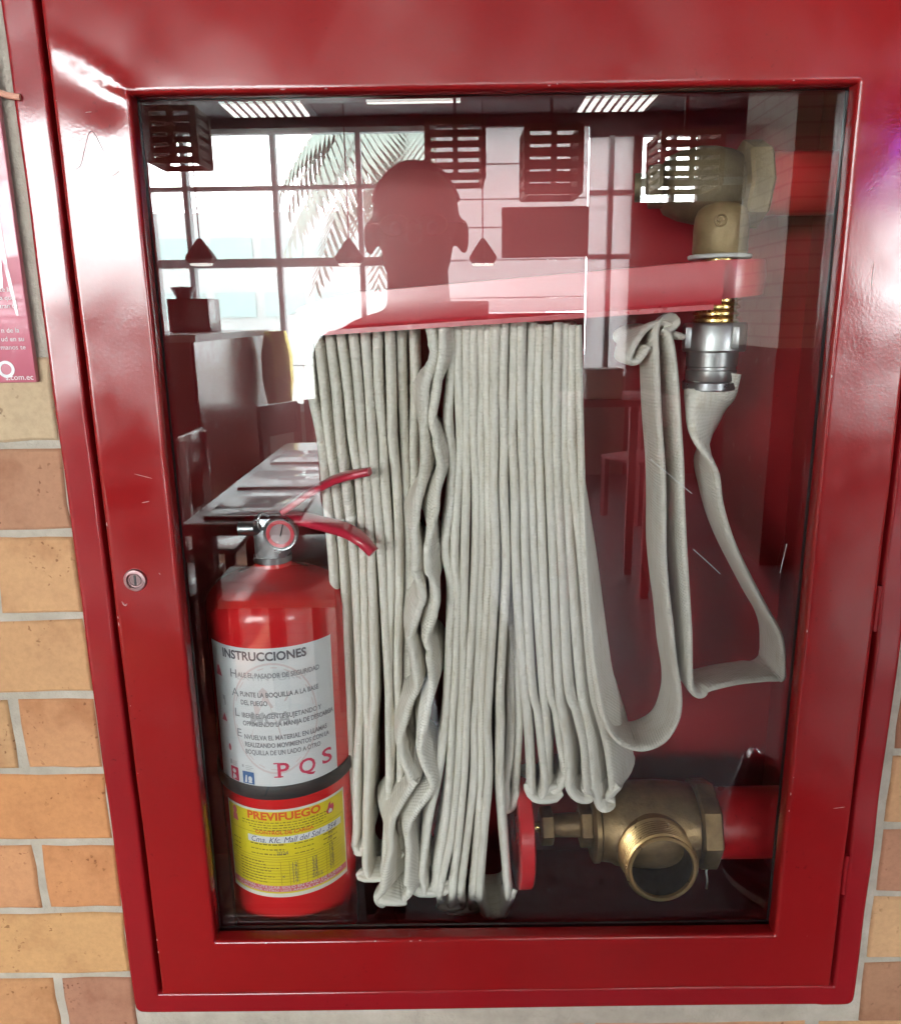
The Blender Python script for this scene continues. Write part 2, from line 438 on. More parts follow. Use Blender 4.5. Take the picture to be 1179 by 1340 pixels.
# lock
lk = lathe('lock', (LOCK.x, 0.004, LOCK.z), (0, -1, 0), [(0, 0.0095), (0.0085, 0.0095), (0.0100, 0.0088), (0.0102, 0.0066), (0.0085, 0.0062), (0.0085, 0.0)], noisy('worn_lock_steel', (0.16, 0.04, 0.045), (0.34, 0.24, 0.24), 90, (0.25, 0.4), metal=0.8), door)
box('keyhole', LOCK.x-0.0009, LOCK.x+0.0009, -0.0052, -0.0043, LOCK.z-0.0042, LOCK.z+0.0042, M_black, door, 0.0003)
lathe('lock_plug', (LOCK.x, -0.0045, LOCK.z), (0, -1, 0), [(0, 0.0052), (0.0006, 0.0050), (0.0006, 0.0044), (0.0002, 0.0042), (0.0002, 0)], mat('dull_lock_plug', (0.20, 0.13, 0.13), .35, .7), door)
# hinge knuckles in the right-hand gap
for z0, z1 in ((0.935, 0.975), (1.19, 1.23), (1.50, 1.54)):
    lathe('hinge', (0.3490, -0.0008, z0), (0, 0, 1), [(0, 0), (0, 0.0022), (z1-z0, 0.0022), (z1-z0, 0)], M_flange, cab, 12)
# paint chips and scratches, seen as bare pale metal
M_chip = mat('bare_primer_chip', (0.50, 0.34, 0.32), 0.5)
def scratch(pts, r, m=M_chip, parent=door, y=-0.0046):
    P = []
    for px, py in pts:
        p = at(px, py, y); p.y = y + door_dent(p.x, p.z) if parent == door else y; P.append(p)
    return tube('scratch', P, [r*.15, r*.55, r*.4, r*.6, r*.1], m, parent, 6, 6)
for pts, r in (([(176, 620), (200, 626)], .0005), ([(186, 658), (196, 656)], .0007), ([(160, 787), (164, 792), (167, 790)], .0012), ([(208, 750), (210, 752)], .0007),
               ([(112, 147), (120, 146)], .0006), ([(148, 230), (156, 224)], .0005), ([(1142, 345), (1139, 378)], .0005), ([(1136, 250), (1142, 245)], .0005), ([(1090, 1058), (1105, 1056)], .0004)):
    scratch(pts, r)
scratch([(100, 222), (106, 216), (111, 196), (116, 176), (121, 172), (127, 180), (136, 198), (140, 196)], 0.00045, mat('grey_scuff', (0.30, 0.16, 0.17), .35))
rc = random.Random(11)
for k in range(26):
    side = rc.choice('lrbt'); u = rc.random()
    if side == 'l': x, z = -0.2795+.0016+rc.uniform(0, .002), .85+u*.78
    elif side == 'r': x, z = GX1+.0012+rc.uniform(0, .002), .92+u*.65
    elif side == 'b': x, z = -.26+u*.58, GZ0-.0015-rc.uniform(0, .002)
    else: x, z = -.20+u*.46, GZ1+.0015+rc.uniform(0, .002)
    y = -0.0045 + door_dent(x, z) + .0004
    L = rc.uniform(.0006, .0022); dv = Vector((0, 0, L)) if side in 'lr' else Vector((L, 0, 0))
    c = Vector((x, y, z)); tube('paint_chip', [c-dv, c+Vector((rc.uniform(-.0003, .0003), 0, rc.uniform(-.0003, .0003))), c+dv], [.0001, .0005, .0001], M_chip, door, 6, 2)
# short bright scratches on the glass itself
M_gs = mat('glass_scratch', (0.75, 0.78, 0.8), 0.5)
for pts in ([(851, 601), (880, 625), (905, 646)], [(907, 719), (925, 735), (942, 751)], [(1029, 712), (1020, 750)]):
    P = [at(x, y, 0.0085) for x, y in pts]; tube('scratch', P, 0.00022, M_gs, door, 6, 3)

# ------------------------------------------------------------------ poster and tape on the wall at the left
pos = thing('wall_notice', 'glossy pink notice board with white text fixed left of the cabinet', 'notice')
pm = mat('pink_gloss_print', (0.50, 0.11, 0.16), 0.28, coat=0.8); t = NT(pm); v = t.coord()
t.l(t.ramp(t.noise(v, 10), [(0.3, (0.42, 0.075, 0.125)), (0.7, (0.58, 0.16, 0.22))]), t.b.inputs['Base Color'])
M_ink = mat('white_print', (0.85, 0.83, 0.84), 0.4)
PX1 = -0.3205; PZ0 = 1.4046
board = box('board', -0.60, PX1, 0.0012, 0.0070, PZ0, 1.80, pm, pos, 0.0012)
# photograph area, paled to paint in glossy glare, and curved printed stripe
mesh_obj('printed_picture', [(-0.60, 0.0009, 1.475), (-0.336, 0.0009, 1.475), (-0.332, 0.0009, 1.52), (-0.3305, 0.0009, 1.60), (-0.3300, 0.0009, 1.79), (-0.60, 0.0009, 1.79)], [(0, 1, 2, 3, 4, 5)], mat('glare_pale_print', (0.80, 0.74, 0.80), 0.25, coat=0.8), board)
mesh_obj('printed_stripe', [(-0.3315, 0.0007, 1.60), (-0.3345, 0.0007, 1.55), (-0.334, 0.0007, 1.50), (-0.329, 0.0007, 1.455), (-0.3268, 0.0007, 1.455), (-0.3305, 0.0007, 1.50), (-0.3312, 0.0007, 1.55), (-0.3290, 0.0007, 1.60)], [(0, 1, 2, 3, 4, 5, 6, 7)], mat('rose_print', (0.50, 0.15, 0.19), 0.3, coat=0.8), board)

def text_data(s, size, align='LEFT', shear=0.0, bold=0.0, space=1.0):
    cu = bpy.data.curves.new('t', 'FONT'); cu.body = s; cu.size = size; cu.align_x = align; cu.shear = shear; cu.offset = bold; cu.space_character = space
    cu.resolution_u = 3
    o = bpy.data.objects.new('t', cu); C.objects.link(o)
    bpy.context.view_layer.update()
    me = bpy.data.meshes.new_from_object(o.evaluated_get(bpy.context.evaluated_depsgraph_get()))
    V = [v.co.copy() for v in me.vertices]; F = [tuple(p.vertices) for p in me.polygons]
    bpy.data.objects.remove(o); bpy.data.meshes.remove(me); bpy.data.curves.remove(cu)
    return V, F
def flat_text(name, lines, m, parent, y):
    V = []; F = []
    for s, x, z, size, al in lines:
        v, f = text_data(s, size, al); o = len(V)
        V += [(x+p.x, y, z+p.y) for p in v]; F += [tuple(o+i for i in q) for q in f]
    return mesh_obj(name, V, F, m, parent)
flat_text('lettering', [('n de la', -0.3280, 1.4425, 0.0052, 'RIGHT'), ('ud en su', -0.3252, 1.4360, 0.0052, 'RIGHT'), ('manos te', -0.3250, 1.4298, 0.0052, 'RIGHT')], M_ink, board, 0.0006)
flat_text('lettering', [('s te la', -0.3300, 1.4725, 0.0050, 'RIGHT'), ('ra que', -0.3285, 1.4665, 0.0050, 'RIGHT'), ('aran tu', -0.3268, 1.4605, 0.0050, 'RIGHT')], M_ink, board, 0.0006)
flat_text('web_address', [('s.com.ec', -0.3222, 1.4068, 0.0062, 'RIGHT')], M_ink, board, 0.0006)
lathe('printed_ring', (-0.3425, 0.0009, 1.4150), (0, -1, 0), [(0, 0.0065), (0.0003, 0.0065), (0.0003, 0.0042), (0, 0.0042)], M_ink, board, 24)
tp = tube('masking_tape', [at(-8, 118, 0.006), at(8, 124, 0.004), at(18, 126, -0.002), at(27, 127, -0.002)], 0.0022, mat('orange_tape', (0.75, 0.38, 0.28), 0.6), None, 8, 4)
tag(tp, 'scrap of orange tape bridging wall and flange at the upper left', 'tape')

# ------------------------------------------------------------------ ribbons of flattened hose
SEC = []
for k in range(16):
    q = 2*math.pi*k/16; c, s = math.cos(q), math.sin(q)
    SEC.append((math.copysign(abs(c)**0.45, c), math.copysign(abs(s)**0.75, s)))
def ribbon(name, pts, wid, half, thick, parent, sub=5, m=M_hose):
    """pts: centre line, wid: width direction per point, half widths per point or one value"""
    P = spline(pts, sub); W = spline(wid, sub)
    H = [half]*len(P) if not isinstance(half, (list, tuple)) else [v.x for v in spline([Vector((h, 0, 0)) for h in half], sub)]
    T = [thick]*len(P) if not isinstance(thick, (list, tuple)) else [v.x for v in spline([Vector((h, 0, 0)) for h in thick], sub)]
    V = []; F = []; UV = []; n = len(SEC); run = 0.0
    for i, p in enumerate(P):
        t = (P[min(i+1, len(P)-1)] - P[max(i-1, 0)]).normalized()
        wv = W[i] - t*W[i].dot(t); wv.normalize(); nn = t.cross(wv)
        if i: run += (P[i]-P[i-1]).length
        for (c, s) in SEC:
            V.append(p + wv*(c*H[i]) + nn*(s*T[i]*0.5)); UV.append((c*H[i]*10 + (0.5 if s > 0 else 0), run*10))
    for i in range(len(P)-1):
        for k in range(n): F.append((i*n+k, (i+1)*n+k, (i+1)*n+(k+1) % n, i*n+(k+1) % n))
    F.append(tuple(range(n))); F.append(tuple(range((len(P)-1)*n, len(P)*n))[::-1])
    return mesh_obj(name, V, F, m, parent, 60, UV)

hose = thing('fire_hose', 'white woven fire hose hanging in long folds from the red rack', 'hose')
def c5(x, y): return 390 + x/2.945, 440 + y/2.945
def c8(x, y): return 390 + x/2.945, 885 + y/2.945
# the hanging strands, traced as places down their front edges: upper part (y from 0) then lower part
UP = {
 's0': [(30,-50),(48,200),(80,400),(105,600),(130,900),(160,1340)], 's1': [(65,-50),(98,200),(118,400),(140,600),(172,900),(190,1340)],
 's2': [(110,-50),(140,200),(160,400),(185,600),(215,900),(230,1340)], 's3': [(158,-50),(184,200),(206,400),(230,600),(252,900),(262,1340)],
 's4': [(206,-50),(228,200),(246,400),(268,600),(284,900),(288,1340)], 's5': [(252,-50),(270,200),(284,400),(302,600),(322,900),(345,1340)],
 's6': [(298,-50),(310,200),(320,400),(336,600),(352,900),(352,1340)], 's7': [(346,-50),(352,200),(360,400),(376,600),(386,900),(382,1340)],
 's8': [(396,-50),(402,200),(408,400),(416,600),(422,900),(412,1340)], 's9': [(446,-50),(448,200),(446,400),(446,600),(440,900),(430,1340)],
 'A': [(500,-60),(512,60),(494,200),(486,330),(478,500),(462,700),(446,860),(446,920),(482,1010),(470,1060),(432,1150),(436,1200),(456,1340)],
 'B': [(556,-60),(552,60),(542,180),(524,310),(530,400),(543,500),(538,640),(508,780),(496,860),(506,930),(536,1020),(530,1080),(496,1170),(496,1230),(508,1340)],
 's10': [(590,-50),(588,150),(580,320),(596,480),(590,640),(566,830),(588,960),(586,1150),(572,1340)], 's11': [(618,-50),(618,200),(622,400),(618,600),(606,850),(612,1000),(604,1340)],
 's12': [(648,-50),(646,200),(648,400),(650,600),(646,900),(634,1340)], 's13': [(676,-50),(676,200),(678,400),(686,600),(682,900),(660,1340)],
 's14': [(704,-50),(702,200),(704,400),(710,600),(706,900),(690,1340)], 's15': [(734,-50),(728,200),(730,400),(728,600),(732,900),(712,1340)],
 's16': [(764,-50),(756,200),(756,400),(752,600),(760,900),(738,1340)], 's17': [(799,-50),(794,200),(794,400),(796,600),(804,900),(786,1340)],
 't0': [(812,-50),(808,200),(808,400),(812,600),(816,900),(818,1340)], 't1': [(824,-50),(822,200),(822,400),(828,600),(836,900),(850,1340)],
 'r0': [(830,-50),(826,200),(826,400),(836,600),(842,900),(866,1340)], 'r1': [(864,-50),(860,200),(860,400),(868,600),(876,900),(900,1340)],
 'r2': [(900,-50),(894,200),(894,400),(900,600),(910,900),(938,1340)], 'r3': [(934,-50),(926,200),(926,400),(932,600),(944,900),(968,1340)],
 'r4': [(966,-50),(960,200),(958,400),(966,600),(976,900),(998,1340)], 'r5': [(998,-50),(992,200),(990,400),(998,600),(1012,900),(1036,1340)],
 'r6': [(1028,-50),(1022,200),(1020,400),(1030,600),(1046,900),(1078,1340)], 'r7': [(1058,-50),(1050,200),(1050,400),(1064,600),(1086,900),(1122,1340)],
}
LO = {
 's0': [(172,200),(178,400),(184,560)], 's1': [(198,200),(204,400),(206,560)], 's2': [(228,200),(222,400),(216,600)], 's3': [(264,200),(262,400),(256,600)],
 's4': [(280,200),(268,450),(258,690)], 's5': [(352,200),(346,450),(340,690)], 's6': [(362,200),(356,400),(350,600)], 's7': [(388,200),(392,400),(390,600)],
 's8': [(420,200),(430,400),(420,560)], 's9': [(440,200),(450,400),(452,560)],
 'A': [(438,110),(396,240),(392,300),(432,405),(424,440),(370,570),(352,700),(318,820)], 'B': [(504,140),(476,270),(474,330),(508,410),(500,460),(440,570),(424,680),(414,800)],
 's10': [(566,200),(540,400),(504,560),(476,760)], 's11': [(596,150),(586,350),(568,560),(540,760)], 's12': [(624,200),(616,400),(588,640),(552,820)], 's13': [(650,200),(644,400),(622,640),(596,820)],
 's14': [(684,200),(678,400),(650,650),(628,840)], 's15': [(706,200),(704,400),(692,650),(676,840)], 's16': [(730,200),(738,400),(716,650),(702,860)], 's17': [(782,200),(782,400),(800,650),(812,860)],
 't0': [(820,180),(814,320),(800,440)], 't1': [(852,180),(846,320),(836,440)],
 'r0': [(882,150),(892,300),(898,420)], 'r1': [(920,150),(938,300),(948,420)], 'r2': [(950,150),(956,280),(958,380)], 'r3': [(990,150),(1012,280),(1024,380)],
 'r4': [(1012,150),(1028,280),(1036,400)], 'r5': [(1066,150),(1096,280),(1106,400)], 'r6': [(1098,150),(1118,280),(1130,420)], 'r7': [(1150,150),(1180,280),(1200,420)],
}
pairs = [('s0','s1',640),('s2','s3',690),('s4','s5',790),('s6','s7',700),('s8','s9',640),('A','B',880),('s10','s11',850),('s12','s13',905),('s14','s15',915),('s16','s17',935),('t0','t1',520),
         ('r0','r1',484),('r2','r3',440),('r4','r5',464),('r6','r7',486)]
HW = 0.032
for a, b, yb in pairs:
    front = 0.060 + random.uniform(-0.005, 0.008)
    if a in ('s0', 's2'): front += 0.016
    if a in ('s6', 's8', 't0'): front += 0.014
    if a == 'A': front = 0.045
    if a == 's16': front = 0.056
    pts = []; wid = []
    def wdir(f, k):
        tx = {'r0': .10, 'r2': .18, 'r4': .32, 'r6': .62, 's0': .12, 's2': .10, 's4': .02}.get(k, 0.05*math.sin(len(pts)))
        base = 0.10 if k[0] == 'r' else 0.0
        return Vector((base*(1-f) + tx*f, 1, 0)).normalized()
    fmaxi = 1340 + yb*1.0
    sa = [c5(x, y) for x, y in UP[a]] + [c8(x, y) for x, y in LO[a]]
    sb = [c5(x, y) for x, y in UP[b]] + [c8(x, y) for x, y in LO[b]]
    xl, yl = sa[-1]; xr, yr = sb[-1]; yb2 = 885 + yb/2.945
    sep = xr - xl; skew = -6 if a == 'A' else 0
    bot = [(xl + sep*.04 + skew, yl + (yb2-yl)*.55), (xl + sep*.22 + skew*1.5, yl + (yb2-yl)*.90), ((xl+xr)/2 + skew, yb2), (xl + sep*.80 + skew*.5, yl + (yb2-yl)*.88), (xl + sep*.97, yl + (yb2-yl)*.5)]
    route = sa + bot + sb[::-1]
    for i, (x, y) in enumerate(route):
        f = min(max((y-430)/(yb2-430), 0), 1)
        p = at(x + random.uniform(-1.5, 1.5), y, front + random.uniform(-.0015, .0015))
        wv = wdir(f, a)
        if a == 'A' and y > 1100: wv = (wv + Vector((0.25*(y-1100)/90, 0, 0.0))).normalized()
        if a in 'A': wv = (wv + Vector((0.28*math.sin(y*0.045), 0, 0))).normalized()
        pts.append(p + wv*HW); wid.append(wv)
    ribbon('fold', pts, wid, HW, 0.0094 if a != 'A' else 0.0104, hose, 5)
# the free run: from the coupling down, round the lower right corner, up over the rack end and back into the stack
def run(name, spec, thick=0.0075, parent=hose, sub=6):
    P = [at(s[0], s[1], s[2]) for s in spec]; wid = []; half = []; th = []
    for i, s in enumerate(spec):
        t = (P[min(i+1, len(P)-1)] - P[max(i-1, 0)]); t.y = 0; t.normalize()
        nrm = Vector((-t.z, 0, t.x))
        f = s[3] if len(s) > 5 else (s[3]*.65 if P[i].x > 0.205 and abs(t.x) > .75 and s[1] > 860 else s[3]*.22 if abs(t.x) > .5 and s[1] > 900 else s[3]*.08); sg = s[4] if len(s) > 4 else 1
        wid.append((nrm*f + Vector((0, 1, 0))*math.sqrt(max(1-f*f, 0))*sg).normalized())
        half.append(s[5] if len(s) > 5 else HW); th.append(s[6] if len(s) > 6 else thick)
    return ribbon(name, P, wid, half, th, parent, sub)
run('hose_run', [(936, 484, .088, .999, 1, .0205, .038), (932, 500, .088, .995, 1, .0215, .034), (924, 530, .087, .80, 1, .026, .018), (921, 560, .087, .62, 1, .029, .011), (923, 605, .088, .36), (929, 645, .09, .30), (939, 682, .092, .32), (952, 714, .094, .36), (969, 748, .096, .38), (987, 782, .098, .36), (1003, 810, .10, .32),
     (1009, 832, .10, .42), (1010, 856, .10, .40), (1009, 870, .10, .32), (1000, 877, .10, .25), (984, 878, .098, .25), (952, 882, .095, .27), (920, 889, .09, .28), (903, 892, .088, .22), (894, 886, .086, .15), (891, 868, .086, .16),
     (890, 820, .087, .22), (887, 770, .087, .24), (883, 710, .087, .28), (881, 668, .087, .18), (880, 640, .087, .10), (879, 605, .087, .20), (876, 560, .087, .24), (872, 500, .087, .24), (867, 455, .088, .22), (861, 436, .09, .15), (853, 432, .09, .10), (848, 440, .085, .2), (849, 470, .08, .30), (852, 540, .078, .27), (857, 610, .077, .30), (858, 660, .077, .22), (858, 712, .077, .14), (862, 760, .077, .2), (867, 800, .077, .26), (872, 850, .077, .18), (878, 890, .077, .16), (876, 920, .077, .22), (861, 950, .077, .38), (832, 963, .078, .48), (803, 955, .08, .45), (786, 930, .083, .35), (776, 890, .087, .25), (766, 820, .09, .15), (758, 700, .092, .1), (752, 520, .095, .1), (750, 425, .095, .1)])
run('top_loop', [(872, 437, .10, .1), (850, 430, .095, .1), (833, 434, .085, .12), (820, 452, .08, .15), (815, 468, .08, .2), (824, 470, .08, .2), (838, 452, .08, .15)], 0.007)

# ------------------------------------------------------------------ hose rack
rack = thing('hose_rack', 'glossy red steel rack bar holding the folded hose', 'hose rack')
YL, YR = 0.055, 0.0215
def rk(f):   # point on the bar axis from the left end (0) to the collar (1)
    return Vector((-0.134 + 0.346*f, YL + (YR-YL)*f, 1.4520 + 0.0205*f))
prof = []
for k in range(9):
    a = -1 + 2*k/8.0
    prof.append((0.0010*a*a - 0.0004*a, 0.0172*a))
prof = [(0.058, -0.0150), (0.006, -0.0178), (0.0022, -0.0178)] + prof + [(0.0022, 0.0178), (0.006, 0.0178), (0.058, 0.0150)]
inner = [(y+0.002, z*0.90) for y, z in prof][::-1]
prof = prof + inner
V = []; F = []; n = len(prof); steps = [0, .012, .03, .055, .09] + [0.09 + 0.91*k/12 for k in range(1, 13)]
for f in steps:
    p = rk(f); sc_ = 0.30 + 0.70*min(1, (f/0.16))**0.6
    hgt = 0.80 + 0.16*f
    for y, z in prof: V.append((p.x + (0.01*(1-sc_) if z > 0 else 0), p.y + y, p.z + (z*hgt if z < 0 else z*hgt*sc_)))
for i in range(len(steps)-1):
    for k in range(n): F.append((i*n+k, (i+1)*n+k, (i+1)*n+(k+1) % n, i*n+(k+1) % n))
F.append(tuple(range(n))[::-1]); F.append(tuple(range((len(steps)-1)*n, len(steps)*n)))
mesh_obj('rack_bar', V, F, M_rack, rack, 50)
lip = box('lower_lip', -0.131, 0.205, 0.0405, 0.0425, -0.0, 0.004, M_rack, rack)
lm = lip.data
for v in lm.vertices:
    f = (v.co.x+0.134)/0.346; q = rk(f); dy = v.co.y-0.0415; dz = v.co.z
    v.co.y = q.y - 0.0012 + dy; v.co.z = q.z - 0.0170*(0.80+0.16*f) - 0.004 + dz
NX, NY = 0.229, 0.088       # axis of the upper outlet
# strap of the rack wrapped round the outlet nipple
V = []; F = []; path = []
for k in range(30):
    a = R(200 + k*(430-200)/29.0)
    path.append(Vector((NX + 0.036*math.cos(a), NY + 0.036*math.sin(a), 0)))
path = [Vector((0.196, 0.0265, 0))] + [p_ for p_ in path if True][1:]
lp = []
for i, p in enumerate(path):
    t = path[min(i+1, len(path)-1)] - path[max(i-1, 0)]; nn = Vector((t.y, -t.x, 0)).normalized()
    z0 = 1.457 + 0.010*min(1, i/24); z1 = 1.4895 + 0.003*min(1, i/20)
    V += [p+nn*0.0012+Vector((0,0,z0)), p+nn*0.0028+Vector((0,0,(z0+z1)/2)), p+nn*0.0012+Vector((0,0,z1)), p-nn*0.0012+Vector((0,0,z1)), p-nn*0.0012+Vector((0,0,z0))]
for i in range(len(path)-1):
    for k in range(5): F.append((i*5+k, i*5+(k+1) % 5, (i+1)*5+(k+1) % 5, (i+1)*5+k))
mesh_obj('rack_collar', V, F, M_rack, rack, 50)
for k in range(12):
    f = 0.08 + k*0.072; p = rk(f)
    lathe('hose_pin', (p.x, p.y+0.006, p.z-0.006), (0, 1, 0), [(0, 0), (0, 0.0022), (0.075, 0.0022), (0.076, 0)], M_steel, rack, 10)

# ------------------------------------------------------------------ upper valve, coupling, pipes
M_dim_brass = noisy('dimmed_brass_casting', (0.085, 0.062, 0.035), (0.17, 0.125, 0.065), 45, (0.5, 0.7), 0.5, 280, 0.0009, metal=0.3)  # body colour darkened to recede, as if veiled by reflections
uv = thing('upper_angle_valve', 'dull brass angle valve in the upper right corner of the cabinet', 'valve')
lathe('body', (0.186, 0.122, 1.557), (1, 0, 0), [(0, 0), (0, .018), (.004, .024), (.016, .029), (.030, .032), (.044, .032), (.056, .030), (.064, .027), (.066, 0)], M_dim_brass, uv, 36)
hexnut('union_nut', (0.251, 0.118, 1.557), (1, 0, 0), 0.020, 0.036, M_ochre, uv, 8)
lathe('bonnet', (0.187, 0.122, 1.557), (-1, 0.25, 0), [(0, .018), (.012, .018), (.014, .012), (.024, .012), (.024, .0)], M_dim_brass, uv, 28)
cap = lathe('outlet_elbow', (NX, NY, 1.497), (0, 0, 1), [(0, 0), (0, .0215), (.002, .0225), (.020, .0225), (.030, .0218), (.036, .0195), (.040, .014), (.042, .007), (.0425, 0)], M_ochre, uv, 40)
er = at(943, 288, NY-0.0225); lathe('embossed_ring', (er.x, NY-0.0205, er.z), (0.05, -1, 0), [(0, .0052), (.0022, .0052), (.0026, .0044), (.0022, .0038), (0, .0038)], M_ochre, cap, 24)
for dx, dz in ((0.0021, 0.0), (0.0005, 0.0018)):
    box('embossed_bar', er.x-dx-0.0004, er.x+dx+0.0004, NY-0.0232, NY-0.020, er.z-dz-0.0004, er.z+dz+0.0004, M_ochre, cap, 0.0002)
lathe('washer', (NX, NY, 1.4935), (0, 0, 1), [(0, 0), (0, .0255), (.001, .0262), (.0028, .0262), (.0034, .0250), (.0034, 0)], M_ptfe, uv)
pr = [(0, 0), (0, .0175)]
for k in range(5): pr += [(0.002+k*0.0055, .0195), (0.004+k*0.0055, .0195), (0.0052+k*0.0055, .0170)]
lathe('outlet_thread', (NX, NY, 1.440), (0, 0, 1), pr + [(0.053, 0.0170), (0.053, 0)], M_brass2, uv)
cp = thing('hose_coupling', 'satin aluminium hose coupling hanging under the upper valve', 'coupling')
pr = [(0, 0), (0, .0255), (.0015, .0268), (.022, .0268), (.0245, .0255), (.0245, 0)]
lathe('swivel_ring', (NX, NY, 1.4165), (0, 0, 1), pr, M_alu, cp)
lathe('tail', (NX-0.001, NY, 1.3905), (0, 0, 1), [(0, 0), (0, .0205), (.002, .0215), (.010, .0215), (.011, .0205), (.013, .0205), (.014, .0215), (.026, .0220), (.026, 0)], M_alu, cp)
hp_ = at(934, 494, NY)
lathe('ferrule', (NX-.002, NY, 1.3835), (0, 0, 1), [(0, 0), (0, .0215), (.001, .0228), (.0068, .0228), (.0078, .0215), (.0078, 0)], M_steel, cp)
for k in range(4):
    a = R(20 + 90*k); x, y = NX + .0272*math.cos(a), NY + .0272*math.sin(a)
    box('lug', x-.003, x+.003, y-.003, y+.003, 1.420, 1.438, M_alu, cp, .001)
up = lathe('supply_pipe', (0.270, 0.118, 1.557), (1, 0, 0), [(0, 0), (0, .0262), (.0855, .0262), (.0855, 0)], M_pipe, None)
tag(up, 'short red painted pipe entering the upper right of the cabinet', 'pipe')

lv = thing('lower_angle_valve', 'cast brass angle valve with open threaded outlet at lower right', 'valve')
ZV, YV = 0.930, 0.112
# handwheel: rim seen edge on, with hub and spokes
hw_ = lathe('handwheel', (0.0585, YV-0.004, ZV), (1, 0.05, 0), [(0, .0445), (0.0012, .0420), (0.0070, .0408), (.0130, .0420), (.0142, .0445), (.0150, .0530), (.0148, .0575), (.0132, .0598), (.0010, .0598), (-.0006, .0575), (-.0006, .0530), (0, .0445)], M_wheel, lv, 56)
lathe('hub', (0.0595, YV-0.004, ZV), (1, 0.05, 0), [(0, 0), (0, .012), (.013, .012), (.013, 0)], M_wheel, hw_, 24)
for k in range(5):
    a = 2*math.pi*k/5 + .3; y, z = math.cos(a), math.sin(a)
    tube('spoke', [(0.066, YV-0.004+y*.009, ZV+z*.009), (0.066, YV-0.004+y*.045, ZV+z*.045)], .0045, M_wheel, hw_, 8, 1)
lathe('stem', (0.072, YV-.004, ZV), (1, .05, 0), [(0, 0), (0, .0055), (.020, .0055), (.020, 0)], M_brass2, lv, 20)
hexnut('packing_nut', (0.086, YV-.003, ZV), (1, .04, 0), .013, .0195, M_brass, lv)
lathe('bonnet_neck', (0.098, YV-.002, ZV), (1, .03, 0), [(0, .0115), (.030, .0125)], M_brass, lv, 32)
hexnut('bonnet_nut', (0.127, YV-.001, ZV), (1, 0, 0), .0125, .0230, M_brass, lv)
lathe('bonnet_flange', (0.139, YV, ZV), (1, 0, 0), [(0, 0), (0, .036), (.0015, .0385), (.006, .0385), (.0075, .036), (.0075, 0)], M_brass, lv, 44)
lathe('body', (0.146, YV, ZV), (1, 0, 0), [(0, .030), (.001, .0365), (.012, .0375), (.016, .0405), (.030, .0430), (.060, .0440), (.085, .0425), (.098, .0400), (.100, .034), (.100, 0)], M_brass, lv, 52)
hexnut('inlet_nut', (0.245, YV, ZV), (1, 0, 0), .021, .0455, M_brass, lv, 8)
OD = Vector((0.02, -1, 0.10)).normalized(); OO = Vector((0.196, YV-0.020, ZV-0.006))
pr = [(0, .0372), (.022, .0372), (.0235, .0352)]
for k in range(7): pr += [(.0245+k*.0036, .0334), (.0258+k*.0036, .0358), (.0264+k*.0036, .0358), (.0277+k*.0036, .0334)]
e = pr[-1][0]
pr += [(e+.001, .0335), (e+.002, .0330), (e+.002, .0300), (e-.001, .0292)]
ot = lathe('outlet', OO, OD, pr, noisy('aged_thread_brass', (0.42, 0.26, 0.11), (0.55, 0.36, 0.16), 40, (0.25, 0.4), 0.1, 300, 0.0003, metal=0.9), lv, 64, 18)
lathe('bore', OO, OD, [(e-.001, .0293), (0.002, .0285), (0.002, .020), (-.012, .019), (-.012, 0)], noisy('shade_painted_bore', (0.015, 0.010, 0.006), (0.04, 0.025, 0.014), 50, (0.6, 0.8), 0.2, 200, 0.0005, metal=0.2), ot, 48)  # near-black colour paints the shade inside the outlet
lathe('valve_seat', OO, OD, [(-.006, 0), (-.006, .0135), (.004, .0135), (.006, .011), (.006, 0)], M_brass, ot, 24)
tag(lathe('supply_pipe', (0.262, YV, ZV), (1, 0, 0), [(0, 0), (0, .0345), (.004, .0358), (.0935, .0358), (.0935, 0)], M_pipe, None), 'wide red painted pipe feeding the lower valve from the right', 'pipe')
st = tube('sealing_tape', [at(925, 1127, .098), at(927, 1133, .092), at(924, 1140, .092), at(925, 1152, .09), at(924, 1163, .09)], .0011, M_ptfe, None, 6)
tag(st, 'loose white thread of sealing tape hanging below the lower pipe joint', 'sealing tape')
for pts, lab in (([(519, 1180), (516, 1192), (519, 1202), (521, 1213)], 'thin copper wire end hanging below the frontmost hose loop, right one'), ([(497, 1183), (493, 1192), (491, 1200)], 'thin copper wire end hanging below the frontmost hose loop, left one')):
    wv = tube('copper_wire', [at(x, y, 0.05) for x, y in pts], .0007, M_copper, None, 6); tag(wv, lab, 'wire', 'copper wire ends')

# ------------------------------------------------------------------ fire extinguisher
ex = thing('fire_extinguisher', 'red dry powder fire extinguisher with white and yellow labels standing in the cabinet', 'extinguisher')
EX, EY, ER, EZ = -0.1695, 0.094, 0.0650, 0.8295
ZS = 1.188
pr = [(0, 0), (0, ER*.93), (.004, ER*.98), (.010, ER)] + [(ZS-EZ, ER)]
for k in range(1, 11):
    a = R(9*k); pr.append((ZS-EZ + 0.027*math.sin(a), 0.040 + (ER-0.040)*math.cos(a)))
pr += [(ZS-EZ+.0325, .026), (ZS-EZ+.038, .0175), (ZS-EZ+.046, .016), (ZS-EZ+.046, 0)]
lathe('cylinder', (EX, EY, EZ), (0, 0, 1), pr, M_ext, ex, 80, 30)
ZN = ZS + .046
lathe('neck_ring', (EX, EY, ZN-.004), (0, 0, 1), [(0, 0), (0, .0175), (.006, .0175), (.006, 0)], M_steel, ex, 32)
box('valve_body', EX-.014, EX+.016, EY-.014, EY+.014, ZN, ZN+.040, M_steel, ex, .004)
gg = at(366, 700, EY-.030)
